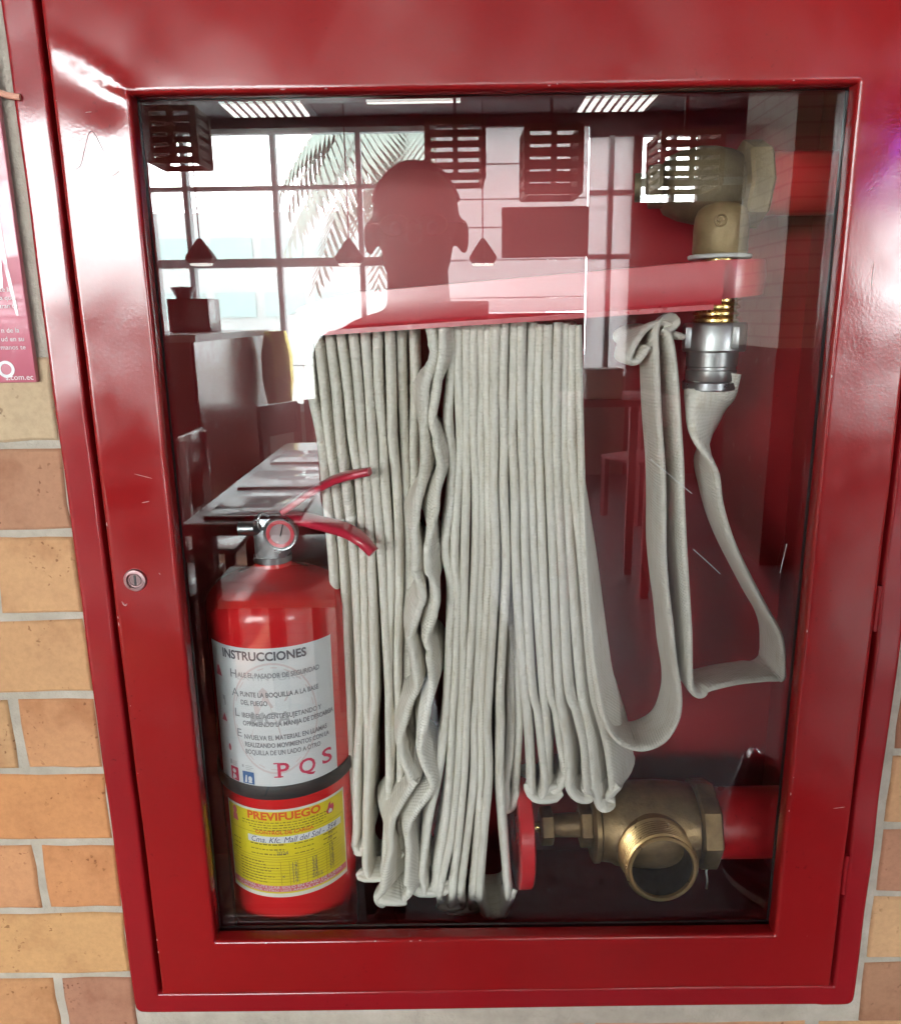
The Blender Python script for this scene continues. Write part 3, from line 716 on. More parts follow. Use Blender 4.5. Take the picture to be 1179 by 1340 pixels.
ga = lathe('gauge', (gg.x, EY-.012, gg.z), (0, -1, 0), [(0, .006), (.006, .006), (.006, .0150), (.014, .0158), (.0165, .0152), (.0160, .0138), (.0145, .0133), (.0145, 0)], M_steel, ex, 40)
lathe('gauge_dial', (gg.x, EY-.0268, gg.z), (0, -1, 0), [(0, .0130), (.0003, .0130), (.0003, 0)], mat('dial_face', (0.40, 0.27, 0.28), .3, coat=.6), ga, 32)
lathe('gauge_band', (gg.x, EY-.0272, gg.z), (0, -1, 0), [(0, .0126), (.0003, .0126), (.0003, .0094), (0, .0094)], mat('dial_red', (0.55, 0.03, 0.05), .3, coat=.6), ga, 32)
tube('needle', [(gg.x, EY-.0278, gg.z-.002), (gg.x+.003, EY-.0278, gg.z+.009)], .0005, M_black, ga, 6, 1)
nz = at(312, 693, EY-.02); tube('nozzle', [(EX-.012, EY-.012, nz.z), (nz.x+.012, EY-.016, nz.z), (nz.x, EY-.016, nz.z)], .0065, M_steel, ex, 20, 2)
def lever(name, spec, hw, th):
    P = [at(*s) for s in spec]; return ribbon(name, P, [Vector((0.1, 1, 0.1))]*len(P), hw, th, ex, 6, M_lever)
lever('carry_handle', [(372, 676, .085), (395, 679, .082), (425, 686, .072), (452, 694, .058), (472, 706, .048), (489, 723, .044)], [.011, .011, .0105, .010, .009, .0065], .0085)
lever('squeeze_lever', [(372, 668, .085), (395, 652, .082), (418, 638, .072), (440, 627, .058), (462, 621, .048), (484, 617, .044)], [.010, .010, .0095, .009, .0075, .005], .0065)
tube('safety_pin', [at(352, 676, .07), at(344, 672, .068), at(338, 680, .066), at(340, 692, .066), at(348, 690, .068)], .0013, M_steel, ex, 8)

def cyl(th, z, r): return (EX + r*math.sin(th), EY - r*math.cos(th), z)
def cpatch(name, t0, t1, z0, z1, r, m, parent, n=40, rc=0.0):
    V = []; F = []
    for i in range(n+1):
        t = t0 + (t1-t0)*i/n; c = 0
        if rc:
            s = min(t-t0, t1-t)*r
            c = rc - math.sqrt(max(rc*rc-(rc-s)**2, 0)) if s < rc else 0
        V += [cyl(t, z0+c, r), cyl(t, z1-c, r)]
    for i in range(n): F.append((2*i, 2*i+2, 2*i+3, 2*i+1))
    o = mesh_obj(name, V, F, m, parent, 60); return o
def cboxes(name, rects, r, m, parent):
    V = []; F = []
    for (t0, t1, z0, z1) in rects:
        n = max(1, int(abs(t1-t0)/0.08)); o = len(V)
        for i in range(n+1):
            t = t0+(t1-t0)*i/n; V += [cyl(t, z0, r), cyl(t, z1, r)]
        for i in range(n): F.append((o+2*i, o+2*i+2, o+2*i+3, o+2*i+1))
    return mesh_obj(name, V, F, m, parent)
def cshape(name, polys, r, m, parent):
    """polys of (theta offset in metres, z)"""
    V = []; F = []
    for P in polys:
        o = len(V); V += [cyl(x/ER, z, r) for x, z in P]; F.append(tuple(range(o, o+len(P))))
    return mesh_obj(name, V, F, m, parent)
def ctext(name, lines, r, m, parent):
    """lines: text, start (metres round the cylinder from the front), baseline z, size, [width to fit], shear, bold"""
    V = []; F = []
    for ln in lines:
        s, x, z, size = ln[:4]; wfit = ln[4] if len(ln) > 4 else None; sh = ln[5] if len(ln) > 5 else 0; bo = ln[6] if len(ln) > 6 else 0
        v, f = text_data(s, size, 'LEFT', sh, bo); k = 1.0
        if wfit:
            w_ = max(p.x for p in v) - min(p.x for p in v); k = wfit/w_
        o = len(V); V += [cyl((x+p.x*k)/ER, z+p.y, r) for p in v]; F += [tuple(o+i for i in q) for q in f]
    return mesh_obj(name, V, F, m, parent)
M_white = noisy('white_label_paper', (0.70, 0.69, 0.70), (0.76, 0.75, 0.76), 20, (0.35, 0.45))
M_yel = noisy('yellow_label_paper', (0.72, 0.56, 0.02), (0.78, 0.62, 0.03), 20, (0.35, 0.45))
M_dk = mat('dark_print', (0.11, 0.10, 0.12), .5); M_gry = mat('grey_print', (0.27, 0.26, 0.28), .5)
M_red = mat('red_print', (0.60, 0.04, 0.10), .5); M_faint = mat('faint_pink_print', (0.68, 0.56, 0.56), .5); M_fgr = mat('faint_grey_print', (0.46, 0.45, 0.46), .5)
M_blue = mat('blue_print', (0.05, 0.13, 0.32), .5); M_org = mat('orange_print', (0.72, 0.10, 0.02), .5); M_pk = mat('pink_print', (0.62, 0.12, 0.16), .5)
f0 = EY - ER
def zat(px, py): return at(px, py, f0+.004).z
WZ1, WZ0 = zat(367, 846), zat(367, 1027)
RL = ER + .0004
wl = cpatch('white_label', R(-52), R(58), WZ0, WZ1, RL, M_white, ex)
r1, r2, r3 = ER+.0006, ER+.0008, ER+.0010
H_ = WZ1 - WZ0
def wz(f): return WZ1 - H_*f     # fraction down the label
# watermark: shield outline, flame, arc lettering
ring = []
for k in range(40):
    a0, a1 = 2*math.pi*k/40, 2*math.pi*(k+1)/40
    cx_, cz_ = 0.006, wz(.5); rx, rz = 0.040, H_*.40
    def pt(a, s):
        zz = math.sin(a)*rz*s; xx = math.cos(a)*rx*s*(1.0 if zz > 0 else 1.0); return (cx_+xx, cz_+zz)
    ring.append([pt(a0, 1), pt(a1, 1), pt(a1, .965), pt(a0, .965)])
    if k % 2: ring.append([pt(a0, .93), pt(a1, .93), pt(a1, .91), pt(a0, .91)])
cshape('watermark_ring', ring, r1, M_faint, wl)
cshape('watermark_flame', [[(-.012, wz(.38)), (.000, wz(.33)), (.022, wz(.31)), (.018, wz(.37)), (.004, wz(.42)), (.010, wz(.56)), (.012, wz(.64)), (-.004, wz(.68)), (-.016, wz(.62)), (-.010, wz(.50))], [(-.006, wz(.30)), (-.002, wz(.27)), (.002, wz(.30)), (.000, wz(.335)), (-.005, wz(.335))]], r1, M_faint, wl)
ctext('watermark_lettering', [('EXTINTORES', -.026, wz(.225), .0085, .062)], r1+.0001, mat('pale_grey_print', (0.58, 0.57, 0.58), .5), wl)
ctext('watermark_name', [('MCA', -.017, wz(.535), .017, .037, .15, .0004)], r1+.0001, M_fgr, wl)
ctext('heading', [('INSTRUCCIONES', -.041, wz(.083), .0115, .079, 0, .00035)], r2, M_dk, wl)
SM = .0066
lines = []
for s, x, f, wd in (('ALE EL PASADOR DE SEGURIDAD', -.0245, .205, .075), ('PUNTE LA BOQUILLA A LA BASE', -.0240, .340, .072), ('DEL FUEGO', -.0240, .400, .025), ('IBERE EL AGENTE SUJETANDO Y', -.0240, .492, .074),
                 ('OPRIMIENDO LA MANIJA DE DESCARGA', -.0235, .550, .087), ('NVUELVA EL MATERIAL EN LLAMAS', -.0232, .648, .078), ('REALIZANDO MOVIMIENTOS CON LA', -.0232, .703, .080), ('BOQUILLA DE UN LADO A OTRO', -.0232, .757, .070)):
    lines.append((s, x, wz(f), SM, wd, 0, .00015))
ctext('body_lettering', lines, r2, M_gry, wl)
ctext('initials', [('H', -.0335, wz(.215), .0115, None, 0, .0001), ('A', -.0330, wz(.348), .0115), ('L', -.0318, wz(.492), .0115), ('E', -.0312, wz(.640), .0115)], r2, M_gry, wl)
ctext('red_letters', [('P', .0045, wz(.925), .021, .0105, 0, .0003), ('Q', .0245, wz(.925), .021, .0155, 0, .0003), ('S', .0470, wz(.905), .021, .0115, 0, .0003)], r2, M_red, wl)
cshape('letter_serifs', [[(.0025, wz(.925)), (.0105, wz(.925)), (.0105, wz(.925)+.0012), (.0025, wz(.925)+.0012)], [(.0025, wz(.925)+.0138), (.0075, wz(.925)+.0138), (.0075, wz(.925)+.0150), (.0025, wz(.925)+.0150)]], r2+.0001, M_red, wl)
cshape('red_icon', [[(-.0430, wz(.985)), (-.0335, wz(.985)), (-.0335, wz(.885)), (-.0430, wz(.885))]], r2, M_red, wl)
cshape('blue_icon', [[(-.0285, wz(.985)), (-.0165, wz(.985)), (-.0165, wz(.895)), (-.0285, wz(.895))]], r2, M_blue, wl)
def disc(x, z, a, b, n=14): return [(x+a*math.cos(2*math.pi*k/n), z+b*math.sin(2*math.pi*k/n)) for k in range(n)]
cshape('icon_marks', [disc(-.0385, wz(.915), .0022, .0022), [(-.0415, wz(.975)), (-.0400, wz(.935)), (-.0370, wz(.945)), (-.0352, wz(.975)), (-.0370, wz(.960)), (-.0385, wz(.978))],
     [(-.0265, wz(.975)), (-.0250, wz(.920)), (-.0235, wz(.920)), (-.0240, wz(.975))], disc(-.0205, wz(.945), .0020, .0028), [(-.0225, wz(.975)), (-.0185, wz(.975)), (-.0190, wz(.962)), (-.0225, wz(.962))]], r3, M_white, wl)
for P_ in ([(-.0530, wz(.235)), (-.0445, wz(.235)), (-.0480, wz(.160)), (-.0505, wz(.165))], [(-.0500, wz(.560)), (-.0425, wz(.560)), (-.0460, wz(.500))], disc(-.0418, wz(.745), .0018, .0036)):
    cshape('side_icon', [P_], r2, M_pk, wl)
for R_ in ((-.0460/ER, -.0440/ER, wz(.40), wz(.37)), (-.0440/ER, -.0425/ER, wz(.44), wz(.37)), (-.0285/ER, -.0265/ER, wz(.865), wz(.845)), (-.0430/ER, -.0405/ER, wz(.870), wz(.835))):
    cboxes('side_mark', [R_], r2, M_fgr, wl)
cboxes('fine_print', [(x0/ER, x1/ER, wz(f), wz(f)+.0006) for x0, x1, f in ((-.0395, -.0340, .845), (-.0395, -.0345, .858), (-.0395, -.0350, .871), (-.0245, -.0180, .853), (-.0245, -.0165, .866), (-.0245, -.0190, .879))], r2, M_fgr, wl)
# black strap
SZ = zat(367, 1027)
lathe('strap', (EX, EY, SZ-.0125), (0, 0, 1), [(0, ER), (0, ER+.0014), (.0012, ER+.0020), (.0125, ER+.0020), (.0137, ER+.0014), (.0137, ER)], M_black, ex, 72)
# yellow inspection label
YZ1, YZ0 = zat(370, 1056), zat(370, 1170)
rim = cpatch('yellow_label', R(-48), R(64), YZ0, YZ1, RL, mat('white_label_rim', (0.72, 0.68, 0.60), .4), ex)
HY = YZ1 - YZ0
def yz(f): return YZ1 - HY*f
cboxes('yellow_field', [(R(-46.5), R(62.5), yz(.955), yz(.025))], r1, M_yel, rim)
cboxes('warning_band', [(R(-46.5), R(62.5), yz(.935), yz(.865))], r2, M_pk, rim)
ctext('brand_lettering', [('PREVIFUEGO', -.0275, yz(.115), .0112, .0700, 0, .0004)], r2, M_org, rim)
ctext('warning_lettering', [('NORMAL. UTILIZAR SOLO EN CASO DE FUEGO', -.045, yz(.897), .0042, .108), ('CUALQUIER OTRO USO ANULA LA CARGA', -.045, yz(.928), .0030, .100)], r3, M_white, rim)
ctext('fine_lettering', [('CONTROL DE CARGA', -.020, yz(.275), .0052, .055, 0, .0001)], r2, M_org, rim)
fl = []
random.seed(5)
def greek(x0, x1, f, h=.0014):
    x = x0
    while x < x1:
        l = random.uniform(.0015, .0050); fl.append((x/ER, min(x+l, x1)/ER, yz(f), yz(f)+h*random.uniform(.6, 1.0))); x += l + .0011
for f, a, b in ((.150, -.034, .056), (.180, -.034, .056), (.208, -.026, .048), (.236, -.022, .046)): greek(a, b, f, .0011)
for f in (.40, .455, .51):
    greek(-.048, -.038, f, .0012); greek(-.026, .008, f, .0015); greek(.016, .034, f, .0012); greek(.044, .060, f, .0014)
for k in range(8):
    f = .60 + k*.033
    greek(-.040, -.008 + random.uniform(-.006, .010), f, .0013)
cboxes('fine_print', fl, r2, mat('olive_print', (0.20, 0.15, 0.02), .5), rim)
rules = [(R(-45), R(61), yz(f), yz(f)+.0004) for f in (.265, .535, .565, .590, .63, .66, .69, .725, .758, .79, .825)]
rules += [(x/ER, (x+.0004)/ER, yz(.86), yz(.59)) for x in (.002, .010, .018, .026, .036, .046)]
cboxes('table_rules', rules, r2, mat('ochre_rule_print', (0.36, 0.24, 0.02), .5), rim)
ctext('punched_marks', [(s, x, yz(f), .0056) for s, x, f in (('2024', -.001, .505), ('x', .003, .77), ('12', .012, .64), ('17', .012, .68), ('10', .012, .72), ('18', .012, .76), ('14', .012, .80), ('19', .012, .84), ('17', .031, .63), ('24', .031, .67), ('18', .031, .71), ('24', .031, .75), ('72', .031, .79), ('2015', .0305, .83),
      ('05', .049, .42), ('20', .048, .48), ('15', .049, .56), ('16', .049, .61), ('17', .049, .65), ('18', .049, .69), ('19', .049, .73), ('20', .049, .77), ('21', .049, .81))], r3, M_dk, rim)
cboxes('white_strip', [(R(-25), R(58), yz(.375), yz(.300))], r2, M_white, rim)
ctext('handwriting', [('Cma. Kfc. Mall del Sol - 354', -.0255, yz(.368), .0085, .084, .35)], r3, mat('ballpoint_ink', (0.05, 0.05, 0.14), .5), rim)
cshape('flame_mark', [[(.050, yz(.185)), (.0485, yz(.15)), (.0510, yz(.115)), (.0520, yz(.075)), (.0545, yz(.055)), (.0540, yz(.10)), (.0570, yz(.085)), (.0580, yz(.13)), (.0570, yz(.17)), (.0545, yz(.19))]], r2, M_red, rim)
cshape('flame_core', [[(.0515, yz(.18)), (.0510, yz(.155)), (.0530, yz(.130)), (.0555, yz(.150)), (.0550, yz(.178))]], r3, M_white, rim)
cshape('red_mark', [disc(-.0430, yz(.075), .0028, .0040), [(-.0465, yz(.195)), (-.0395, yz(.195)), (-.0405, yz(.115)), (-.0455, yz(.115))]], r2, M_pk, rim)

# ------------------------------------------------------------------ the dining room behind the camera, seen in the glass
M_floor = mat('wood_floor', (0.25, 0.10, 0.05), 0.45, spec=.3); t = NT(M_floor); v = t.coord()
bt = t.n('ShaderNodeTexBrick', Scale=1.0); bt.inputs['Color1'].default_value = (0.36, 0.155, 0.085, 1); bt.inputs['Color2'].default_value = (0.28, 0.12, 0.068, 1)
bt.inputs['Mortar'].default_value = (0.05, 0.02, 0.015, 1); bt.inputs['Mortar Size'].default_value = 0.004; bt.inputs['Brick Width'].default_value = 1.2; bt.inputs['Row Height'].default_value = 0.12
t.l(v, bt.inputs['Vector']); t.l(bt.outputs[0], t.b.inputs['Base Color'])
M_ceil = noisy('dark_ceiling_paint', (0.045, 0.042, 0.05), (0.06, 0.056, 0.065), 2, (0.6, 0.8))
M_frame = noisy('grey_window_frame', (0.62, 0.66, 0.68), (0.70, 0.74, 0.76), 5, (0.4, 0.6))
M_plaster = noisy('warm_plaster', (0.34, 0.30, 0.27), (0.40, 0.36, 0.32), 3, (0.7, 0.9))
M_pale = noisy('pale_boarding', (0.50, 0.48, 0.48), (0.58, 0.56, 0.56), 3, (0.5, 0.7))
M_dkwood = noisy('dark_stained_wood', (0.045, 0.035, 0.033), (0.07, 0.055, 0.05), 6, (0.15, 0.28))
M_wood = noisy('lattice_wood', (0.16, 0.10, 0.065), (0.22, 0.14, 0.09), 6, (0.5, 0.7))
M_top = noisy('pale_table_laminate', (0.70, 0.73, 0.75), (0.78, 0.81, 0.83), 6, (0.12, 0.2), coat=.5)
M_menu = noisy('menu_card', (0.74, 0.76, 0.77), (0.82, 0.84, 0.85), 12, (0.10, 0.16), coat=.5)
M_grey = noisy('grey_panel', (0.14, 0.14, 0.155), (0.18, 0.18, 0.195), 4, (0.5, 0.7))
M_wred = noisy('red_wall_paint', (0.20, 0.015, 0.025), (0.26, 0.02, 0.03), 3, (0.5, 0.7))
M_lamp = mat('lit_louvre', (0.9, 0.9, 0.88), .5, emit=(1.0, 0.96, 0.9), estr=7.0)
YB = -6.6; CH = 3.08; XL = -4.8; XR = 4.9; WT = 2.99; WS = 0.62
struct(box('floor', XL-.1, -0.30, YB-.1, 0.3, -0.05, 0, M_floor)); struct(box('floor', -0.30, XR+.1, YB-.1, 0.3, -0.05, 0, noisy('grey_floor_tile', (0.055, 0.055, 0.065), (0.075, 0.075, 0.085), 3, (.4, .5))))
struct(box('ceiling', XL-.1, XR+.1, YB-.1, 0.3, CH, CH+.1, M_ceil))
struct(box('left_wall', XL-.1, XL, YB, 0.0145, 0, CH, M_plaster))
struct(box('right_wall', XR, XR+.1, YB, 0.0145, 0, CH, M_plaster))
# the rest of the front wall, round the brickwork
fw = noisy('front_wall_brickwork', (0.4, 0.2, 0.1), (0.45, 0.25, 0.12), 3)
t = NT(fw); bt = t.n('ShaderNodeTexBrick', Scale=1.0)
for k_, c_ in (('Color1', ORG), ('Color2', TAN), ('Mortar', (0.34, 0.32, 0.29))): bt.inputs[k_].default_value = (*c_, 1)
bt.inputs['Mortar Size'].default_value = .006; bt.inputs['Brick Width'].default_value = BL; bt.inputs['Row Height'].default_value = PITCH
tc = t.n('ShaderNodeTexCoord'); sp_ = t.n('ShaderNodeSeparateXYZ'); cb = t.n('ShaderNodeCombineXYZ')
t.l(tc.outputs['Object'], sp_.inputs[0]); t.l(sp_.outputs[0], cb.inputs[0]); t.l(sp_.outputs[2], cb.inputs[1]); t.l(cb.outputs[0], bt.inputs['Vector']); t.l(bt.outputs[0], t.b.inputs['Base Color'])
struct(ring_wall('front_wall', XL-.1, XR+.1, 0, CH, -0.95, 1.0, 0.36, 2.15, 0.0075, 0.26, fw))
struct(box('wall_back', -0.4, 0.5, 0.27, 0.30, 0.7, 1.8, M_mortar))
# back wall: glazed from the left corner to x = -0.1, boarded, then a smaller window at the right
struct(box('back_wall', XL, -0.1, YB-.1, YB, 0, WS, M_plaster)); struct(box('back_wall', XL, -0.1, YB-.1, YB, WT, CH, M_ceil))
struct(box('back_wall', -0.1, 1.20, YB-.1, YB, 0, WS, M_plaster)); struct(box('back_wall', -0.1, 1.20, YB-.1, YB, WT, CH, M_ceil))
struct(box('back_wall', 1.20, 1.57, YB-.1, YB, 0, 0.9, M_plaster)); struct(box('back_wall', 1.20, 2.60, YB-.1, YB, 2.90, CH, M_ceil)); struct(box('back_wall', 1.57, 1.64, YB-.1, YB, 0, 2.90, M_dkwood))
struct(box('back_wall', 1.64, 2.60, YB-.1, YB, 0, 2.37, M_wred)); struct(box('back_wall', 2.60, 3.35, YB-.1, YB, 0, CH, M_wred)); struct(box('back_wall', 2.12, 2.60, YB-.1, YB, 2.37, 2.90, M_plaster))
wn3 = thing('right_window', 'narrow bright windows with transoms mirrored left of the upper valve', 'window')
for z in (1.93, 2.45): box('transom', 1.20, 1.57, YB-.06, YB+.02, z-.02, z+.02, M_frame, wn3)
box('mullion', 1.36, 1.40, YB-.06, YB+.02, .9, 2.90, M_frame, wn3); box('transom', 1.64, 2.60, YB-.06, YB+.02, 2.50, 2.56, M_frame, wn3); box('mullion', 1.88, 1.92, YB-.05, YB+.03, 2.37, 2.90, M_frame, wn3)
M_blind = bpy.data.materials.new('translucent_blind'); M_blind.use_nodes = True; nt_ = M_blind.node_tree; nt_.nodes.clear()
o_ = nt_.nodes.new('ShaderNodeOutputMaterial'); tl_ = nt_.nodes.new('ShaderNodeBsdfTranslucent'); tl_.inputs[0].default_value = (0.60, 0.58, 0.59, 1)
df_ = nt_.nodes.new('ShaderNodeBsdfDiffuse'); df_.inputs[0].default_value = (0.4, 0.39, 0.38, 1); ad_ = nt_.nodes.new('ShaderNodeAddShader')
nt_.links.new(tl_.outputs[0], ad_.inputs[0]); nt_.links.new(df_.outputs[0], ad_.inputs[1]); nt_.links.new(ad_.outputs[0], o_.inputs[0])
box('dimming_pane', 1.20, 1.57, YB-.05, YB-.045, .9, 2.9, M_blind, wn3)  # pane added to dim the daylight in these narrow windows
bl = thing('window_blind', 'pale drawn blind in boards mirrored right of the head', 'blind')
zz_ = WS
zz_ = 1.47; struct(box('back_wall', -0.1, 1.19, YB-.1, YB-.02, WS, 1.465, M_dkwood))  # dark lower panel added to keep the blind's bright veil off the hose
for z1_ in (1.60, 1.92, 2.19, 2.42, 2.70, WT):
    box('blind_panel', -0.1, 1.19, YB-.05, YB-.046, zz_+.004, z1_-.006, M_blind, bl)
    box('batten', -0.1, 1.19, YB-.05, YB-.03, z1_-.0055, z1_+.0035, M_pale if z1_ != 1.92 else M_frame, bl); zz_ = z1_
struct(box('back_wall', 3.35, XR, YB-.1, YB, 0, 1.0, M_plaster)); struct(box('back_wall', 3.35, XR, YB-.1, YB, 2.45, CH, M_plaster))
wn = thing('window_wall', 'grey framed glazed wall with bright daylight mirrored in the cabinet glass', 'window')
for x in (-4.5, -3.76, -3.0, -2.24, -1.48, -0.76):
    box('mullion', x-.021, x+.021, YB-.07, YB+.03, WS, WT, M_frame, wn)
for z, h in ((2.53, .017), (1.92, .036), (0.66, .035), (2.975, .02)):
    box('transom', XL, -0.1, YB-.06, YB+.02, z-h, z+h, M_frame, wn)
wn2 = thing('side_window', 'smaller bright window mirrored on the right door stile', 'window')
for x in (3.37, 4.1, 4.85): box('mullion', x-.03, x+.03, YB-.07, YB+.03, 1.0, 2.45, M_frame, wn2)
for z in (1.02, 1.75, 2.43): box('transom', 3.35, XR, YB-.06, YB+.02, z-.03, z+.03, M_frame, wn2)
portal(XL, 2.60, WS, WT, YB-.08); portal(3.35, XR, 1.0, 2.45, YB-.08)
# outside: a pale building, paving, a palm
bd = thing('pale_building', 'pale building with window bands mirrored far outside the window', 'building')
box('facade', -14, 3.0, -27, -25, 0, 4.6, noisy('white_render', (0.80, 0.82, 0.82), (0.86, 0.88, 0.88), 1, (.8, .9)), bd)
for z in (1.5, 3.1):
    for k in range(8):
        x = -13.5 + k*1.55; box('window', x, x+1.25, -24.99, -24.9, z, z+.75, mat('tinted_pane', (0.42, 0.54, 0.53), .3), bd)
struct(box('paving', -14, 8, -30, YB-.12, -0.1, -0.02, noisy('pale_paving', (0.42, 0.42, 0.40), (0.5, 0.5, 0.48), 2, (0.8, 0.9))))
M_leaf = noisy('palm_leaf', (0.10, 0.13, 0.11), (0.17, 0.20, 0.17), 8, (0.4, 0.6)); M_trunk = noisy('palm_trunk', (0.12, 0.10, 0.08), (0.2, 0.17, 0.14), 12, (0.8, 0.9))
def palm(base, h, nf, L, label, seed):
    rnd = random.Random(seed); o = thing('palm_tree', label, 'palm', group='palms outside the window')
    b = Vector(base); top = b + Vector((0.15, 0, h))
    tube('trunk', [b, b+Vector((0.05, 0, h*.5)), top], [.16, .12, .10], M_trunk, o, 10, 5)
    for i in range(nf):
        a = 2*math.pi*i/nf + rnd.uniform(-.2, .2); el = rnd.uniform(.1, 1.0); dx, dy = math.cos(a), math.sin(a); V = []; F = []; pts = []
        for k in range(15):
            s = k/14; pts.append(top + Vector((dx*L*s*math.cos(el*.5), dy*L*s*math.cos(el*.5), L*(math.sin(el)*s - 1.25*s*s))))
        for k in range(1, 14):
            p = pts[k]; tt = (pts[k+1]-pts[k-1]).normalized(); sd = tt.cross(Vector((0, 0, 1))).normalized(); ll = .55*math.sin(math.pi*(k/14)**.7)+.12
            for sg in (-1, 1):
                for q in (0, .5):
                    p2 = p + (pts[k+1]-p)*q; e2 = p2 + sd*sg*ll*.75 + Vector((0, 0, -ll*.75)) + tt*.12; o2 = len(V)
                    V += [p2-tt*.03, p2+tt*.05, e2, (p2+e2)*.5+tt*.07]; F.append((o2, o2+2, o2+3, o2+1))
        mesh_obj('frond', V, F, M_leaf, o)
palm((-0.62, -10.4, 0), 3.9, 17, 1.9, 'palm with drooping fronds mirrored behind the window', 3)

# ceiling fittings
def louvre(p0, p1, n, lab):
    o = thing('louvre_light', lab, 'ceiling light', group='ceiling louvre lights')
    x0, x1, y0, y1 = p0[0], p1[0], p0[1], p1[1]
    box('tray', x0-.03, x1+.03, y0-.03, y1+.03, CH-.02, CH-.002, M_ceil, o)
    for k in range(n):
        xx = x0 + (x1-x0)*(k+.1)/n; box('lit_strip', xx, xx+(x1-x0)/n*.55, y0, y1, CH-.03, CH-.022, M_lamp, o)
def louvre_y(p0, p1, n, lab):
    o = thing('louvre_light', lab, 'ceiling light', group='ceiling louvre lights')
    x0, x1, y0, y1 = p0[0], p1[0], p0[1], p1[1]
    box('tray', x0-.03, x1+.03, y0-.03, y1+.03, CH-.02, CH-.002, M_ceil, o)
    for k in range(n):
        yy = y0 + (y1-y0)*(k+.1)/n; box('lit_strip', x0, x1, yy, yy+(y1-y0)/n*.5, CH-.03, CH-.022, M_lamp, o)
louvre((-1.75, -6.45), (-1.10, -5.95), 9, 'striped ceiling light mirrored left of the head')
louvre_y((-0.62, -6.1), (0.10, -5.65), 6, 'striped ceiling light mirrored above the head')
louvre((1.05, -6.45), (1.62, -5.95), 8, 'striped ceiling light mirrored right of the head')
def lattice(px0, px1, py0, py1, Y, lab):
    o = thing('lattice_lamp', lab, 'pendant lamp', group='square lattice pendant lamps')
    a, b = mirror(px0, py0, Y), mirror(px1, py1, Y); x0, x1, z0, z1 = a.x, b.x, b.z, a.z; dpt = (x1-x0)
    y0, y1 = -Y-dpt, -Y; n = 6
    for k in range(n):
        z = z0 + (z1-z0)*k/(n-1); h = (z1-z0)*.055
        for (u0, u1, w0, w1) in ((x0, x1, y1-.02, y1), (x0, x1, y0, y0+.02), (x0, x0+.02, y0+.021, y1-.021), (x1-.02, x1, y0+.021, y1-.021)):
            box('slat', u0, u1, w0, w1, z-h, z+h, M_wood, o)
    for (u, w_) in ((x0+.01, y1-.01), (x1-.01, y1-.01), (x0+.01, y0+.01), (x1-.01, y0+.01), ((x0+x1)/2, y1-.01)):
        box('post', u-.016, u+.016, w_-.016, w_+.016, z0-.011, z1+.012, M_wood, o)
    box('cord', (x0+x1)/2-.01, (x0+x1)/2+.01, (y0+y1)/2-.01, (y0+y1)/2+.01, z1+.013, CH, M_dkwood, o)
lattice(186, 258, 140, 208, 3.6, 'wooden lattice lamp mirrored at the upper left of the glass')
lattice(556, 635, 158, 230, 4.6, 'wooden lattice lamp mirrored right above the head')
lattice(688, 762, 165, 248, 4.2, 'wooden lattice lamp mirrored above the dark menu board')
lattice(868, 946, 172, 238, 4.6, 'wooden lattice lamp mirrored beside the brick column')
M_shade = noisy('dark_cone_shade', (0.06, 0.065, 0.075), (0.09, 0.095, 0.10), 8, (0.3, 0.5))
for px_, lab in ((262, 'faceted dark pendant lamp mirrored over the counter'), (457, 'faceted dark pendant lamp mirrored left of the head'), (632, 'faceted dark pendant lamp mirrored right of the head')):
    o = thing('cone_lamp', lab, 'pendant lamp', group='faceted cone pendant lamps')
    p = mirror(px_, 345, 3.0)
    lathe('shade', (p.x, p.y, p.z), (0, 0, 1), [(0, .052), (.020, .068), (.032, .066), (.105, .010), (.108, 0)], M_shade, o, 6, 20)
    lathe('bulb', (p.x, p.y, p.z-.010), (0, 0, 1), [(0, 0), (.003, .045), (.011, .050)], mat('lamp_diffuser', (0.8, 0.78, 0.75), .5, emit=(1, .95, .88), estr=6.0), o, 16)
    tube('cord', [(p.x, p.y, p.z+.105), (p.x, p.y, CH)], .003, M_black, o, 6, 1)
    sl = bpy.data.lights.new('added_fill_spot', 'SPOT'); sl.energy = 620.0 if px_ < 600 else 60.0; sl.spot_size = R(80); sl.spot_blend = .6; sl.shadow_soft_size = .04; sl.color = (0.95, 0.98, 1.0)  # spot added under the shade to brighten the mirrored table
    so = bpy.data.objects.new('added_fill_spot', sl); C.objects.link(so); so.location = (p.x, p.y, p.z-.03); so.parent = o

# counter, table, chairs
ct = thing('bar_counter', 'dark bar counter with white top mirrored at the left of the glass', 'counter')
box('front_panel', -2.75, -1.62, -6.3, -4.4, 0, 1.315, M_grey, ct); box('side_panel', -1.619, -1.60, -6.3, -4.42, 0, 1.315, M_dkwood, ct); box('counter_top', -2.85, -1.55, -6.35, -4.3, 1.316, 1.36, mat('white_counter', (0.6, 0.6, 0.6), .25), ct)
cf = thing('coffee_machine', 'dark machine with a glass standing on the bar counter', 'machine')
box('housing', -2.05, -1.75, -5.6, -5.3, 1.361, 1.60, M_dkwood, cf, .01); lathe('hopper', (-1.97, -5.45, 1.601), (0, 0, 1), [(0, .05), (.08, .09), (.09, 0)], M_shade, cf, 16)
lathe('goblet', (-2.15, -5.2, 1.361), (0, 0, 1), [(0, .04), (.005, .04), (.01, .008), (.12, .008), (.14, .05), (.20, .06), (.20, 0)], M_shade, cf, 16)
bk_ = thing('beer_barrel', 'brass coloured barrel mirrored at the end of the counter', 'barrel')
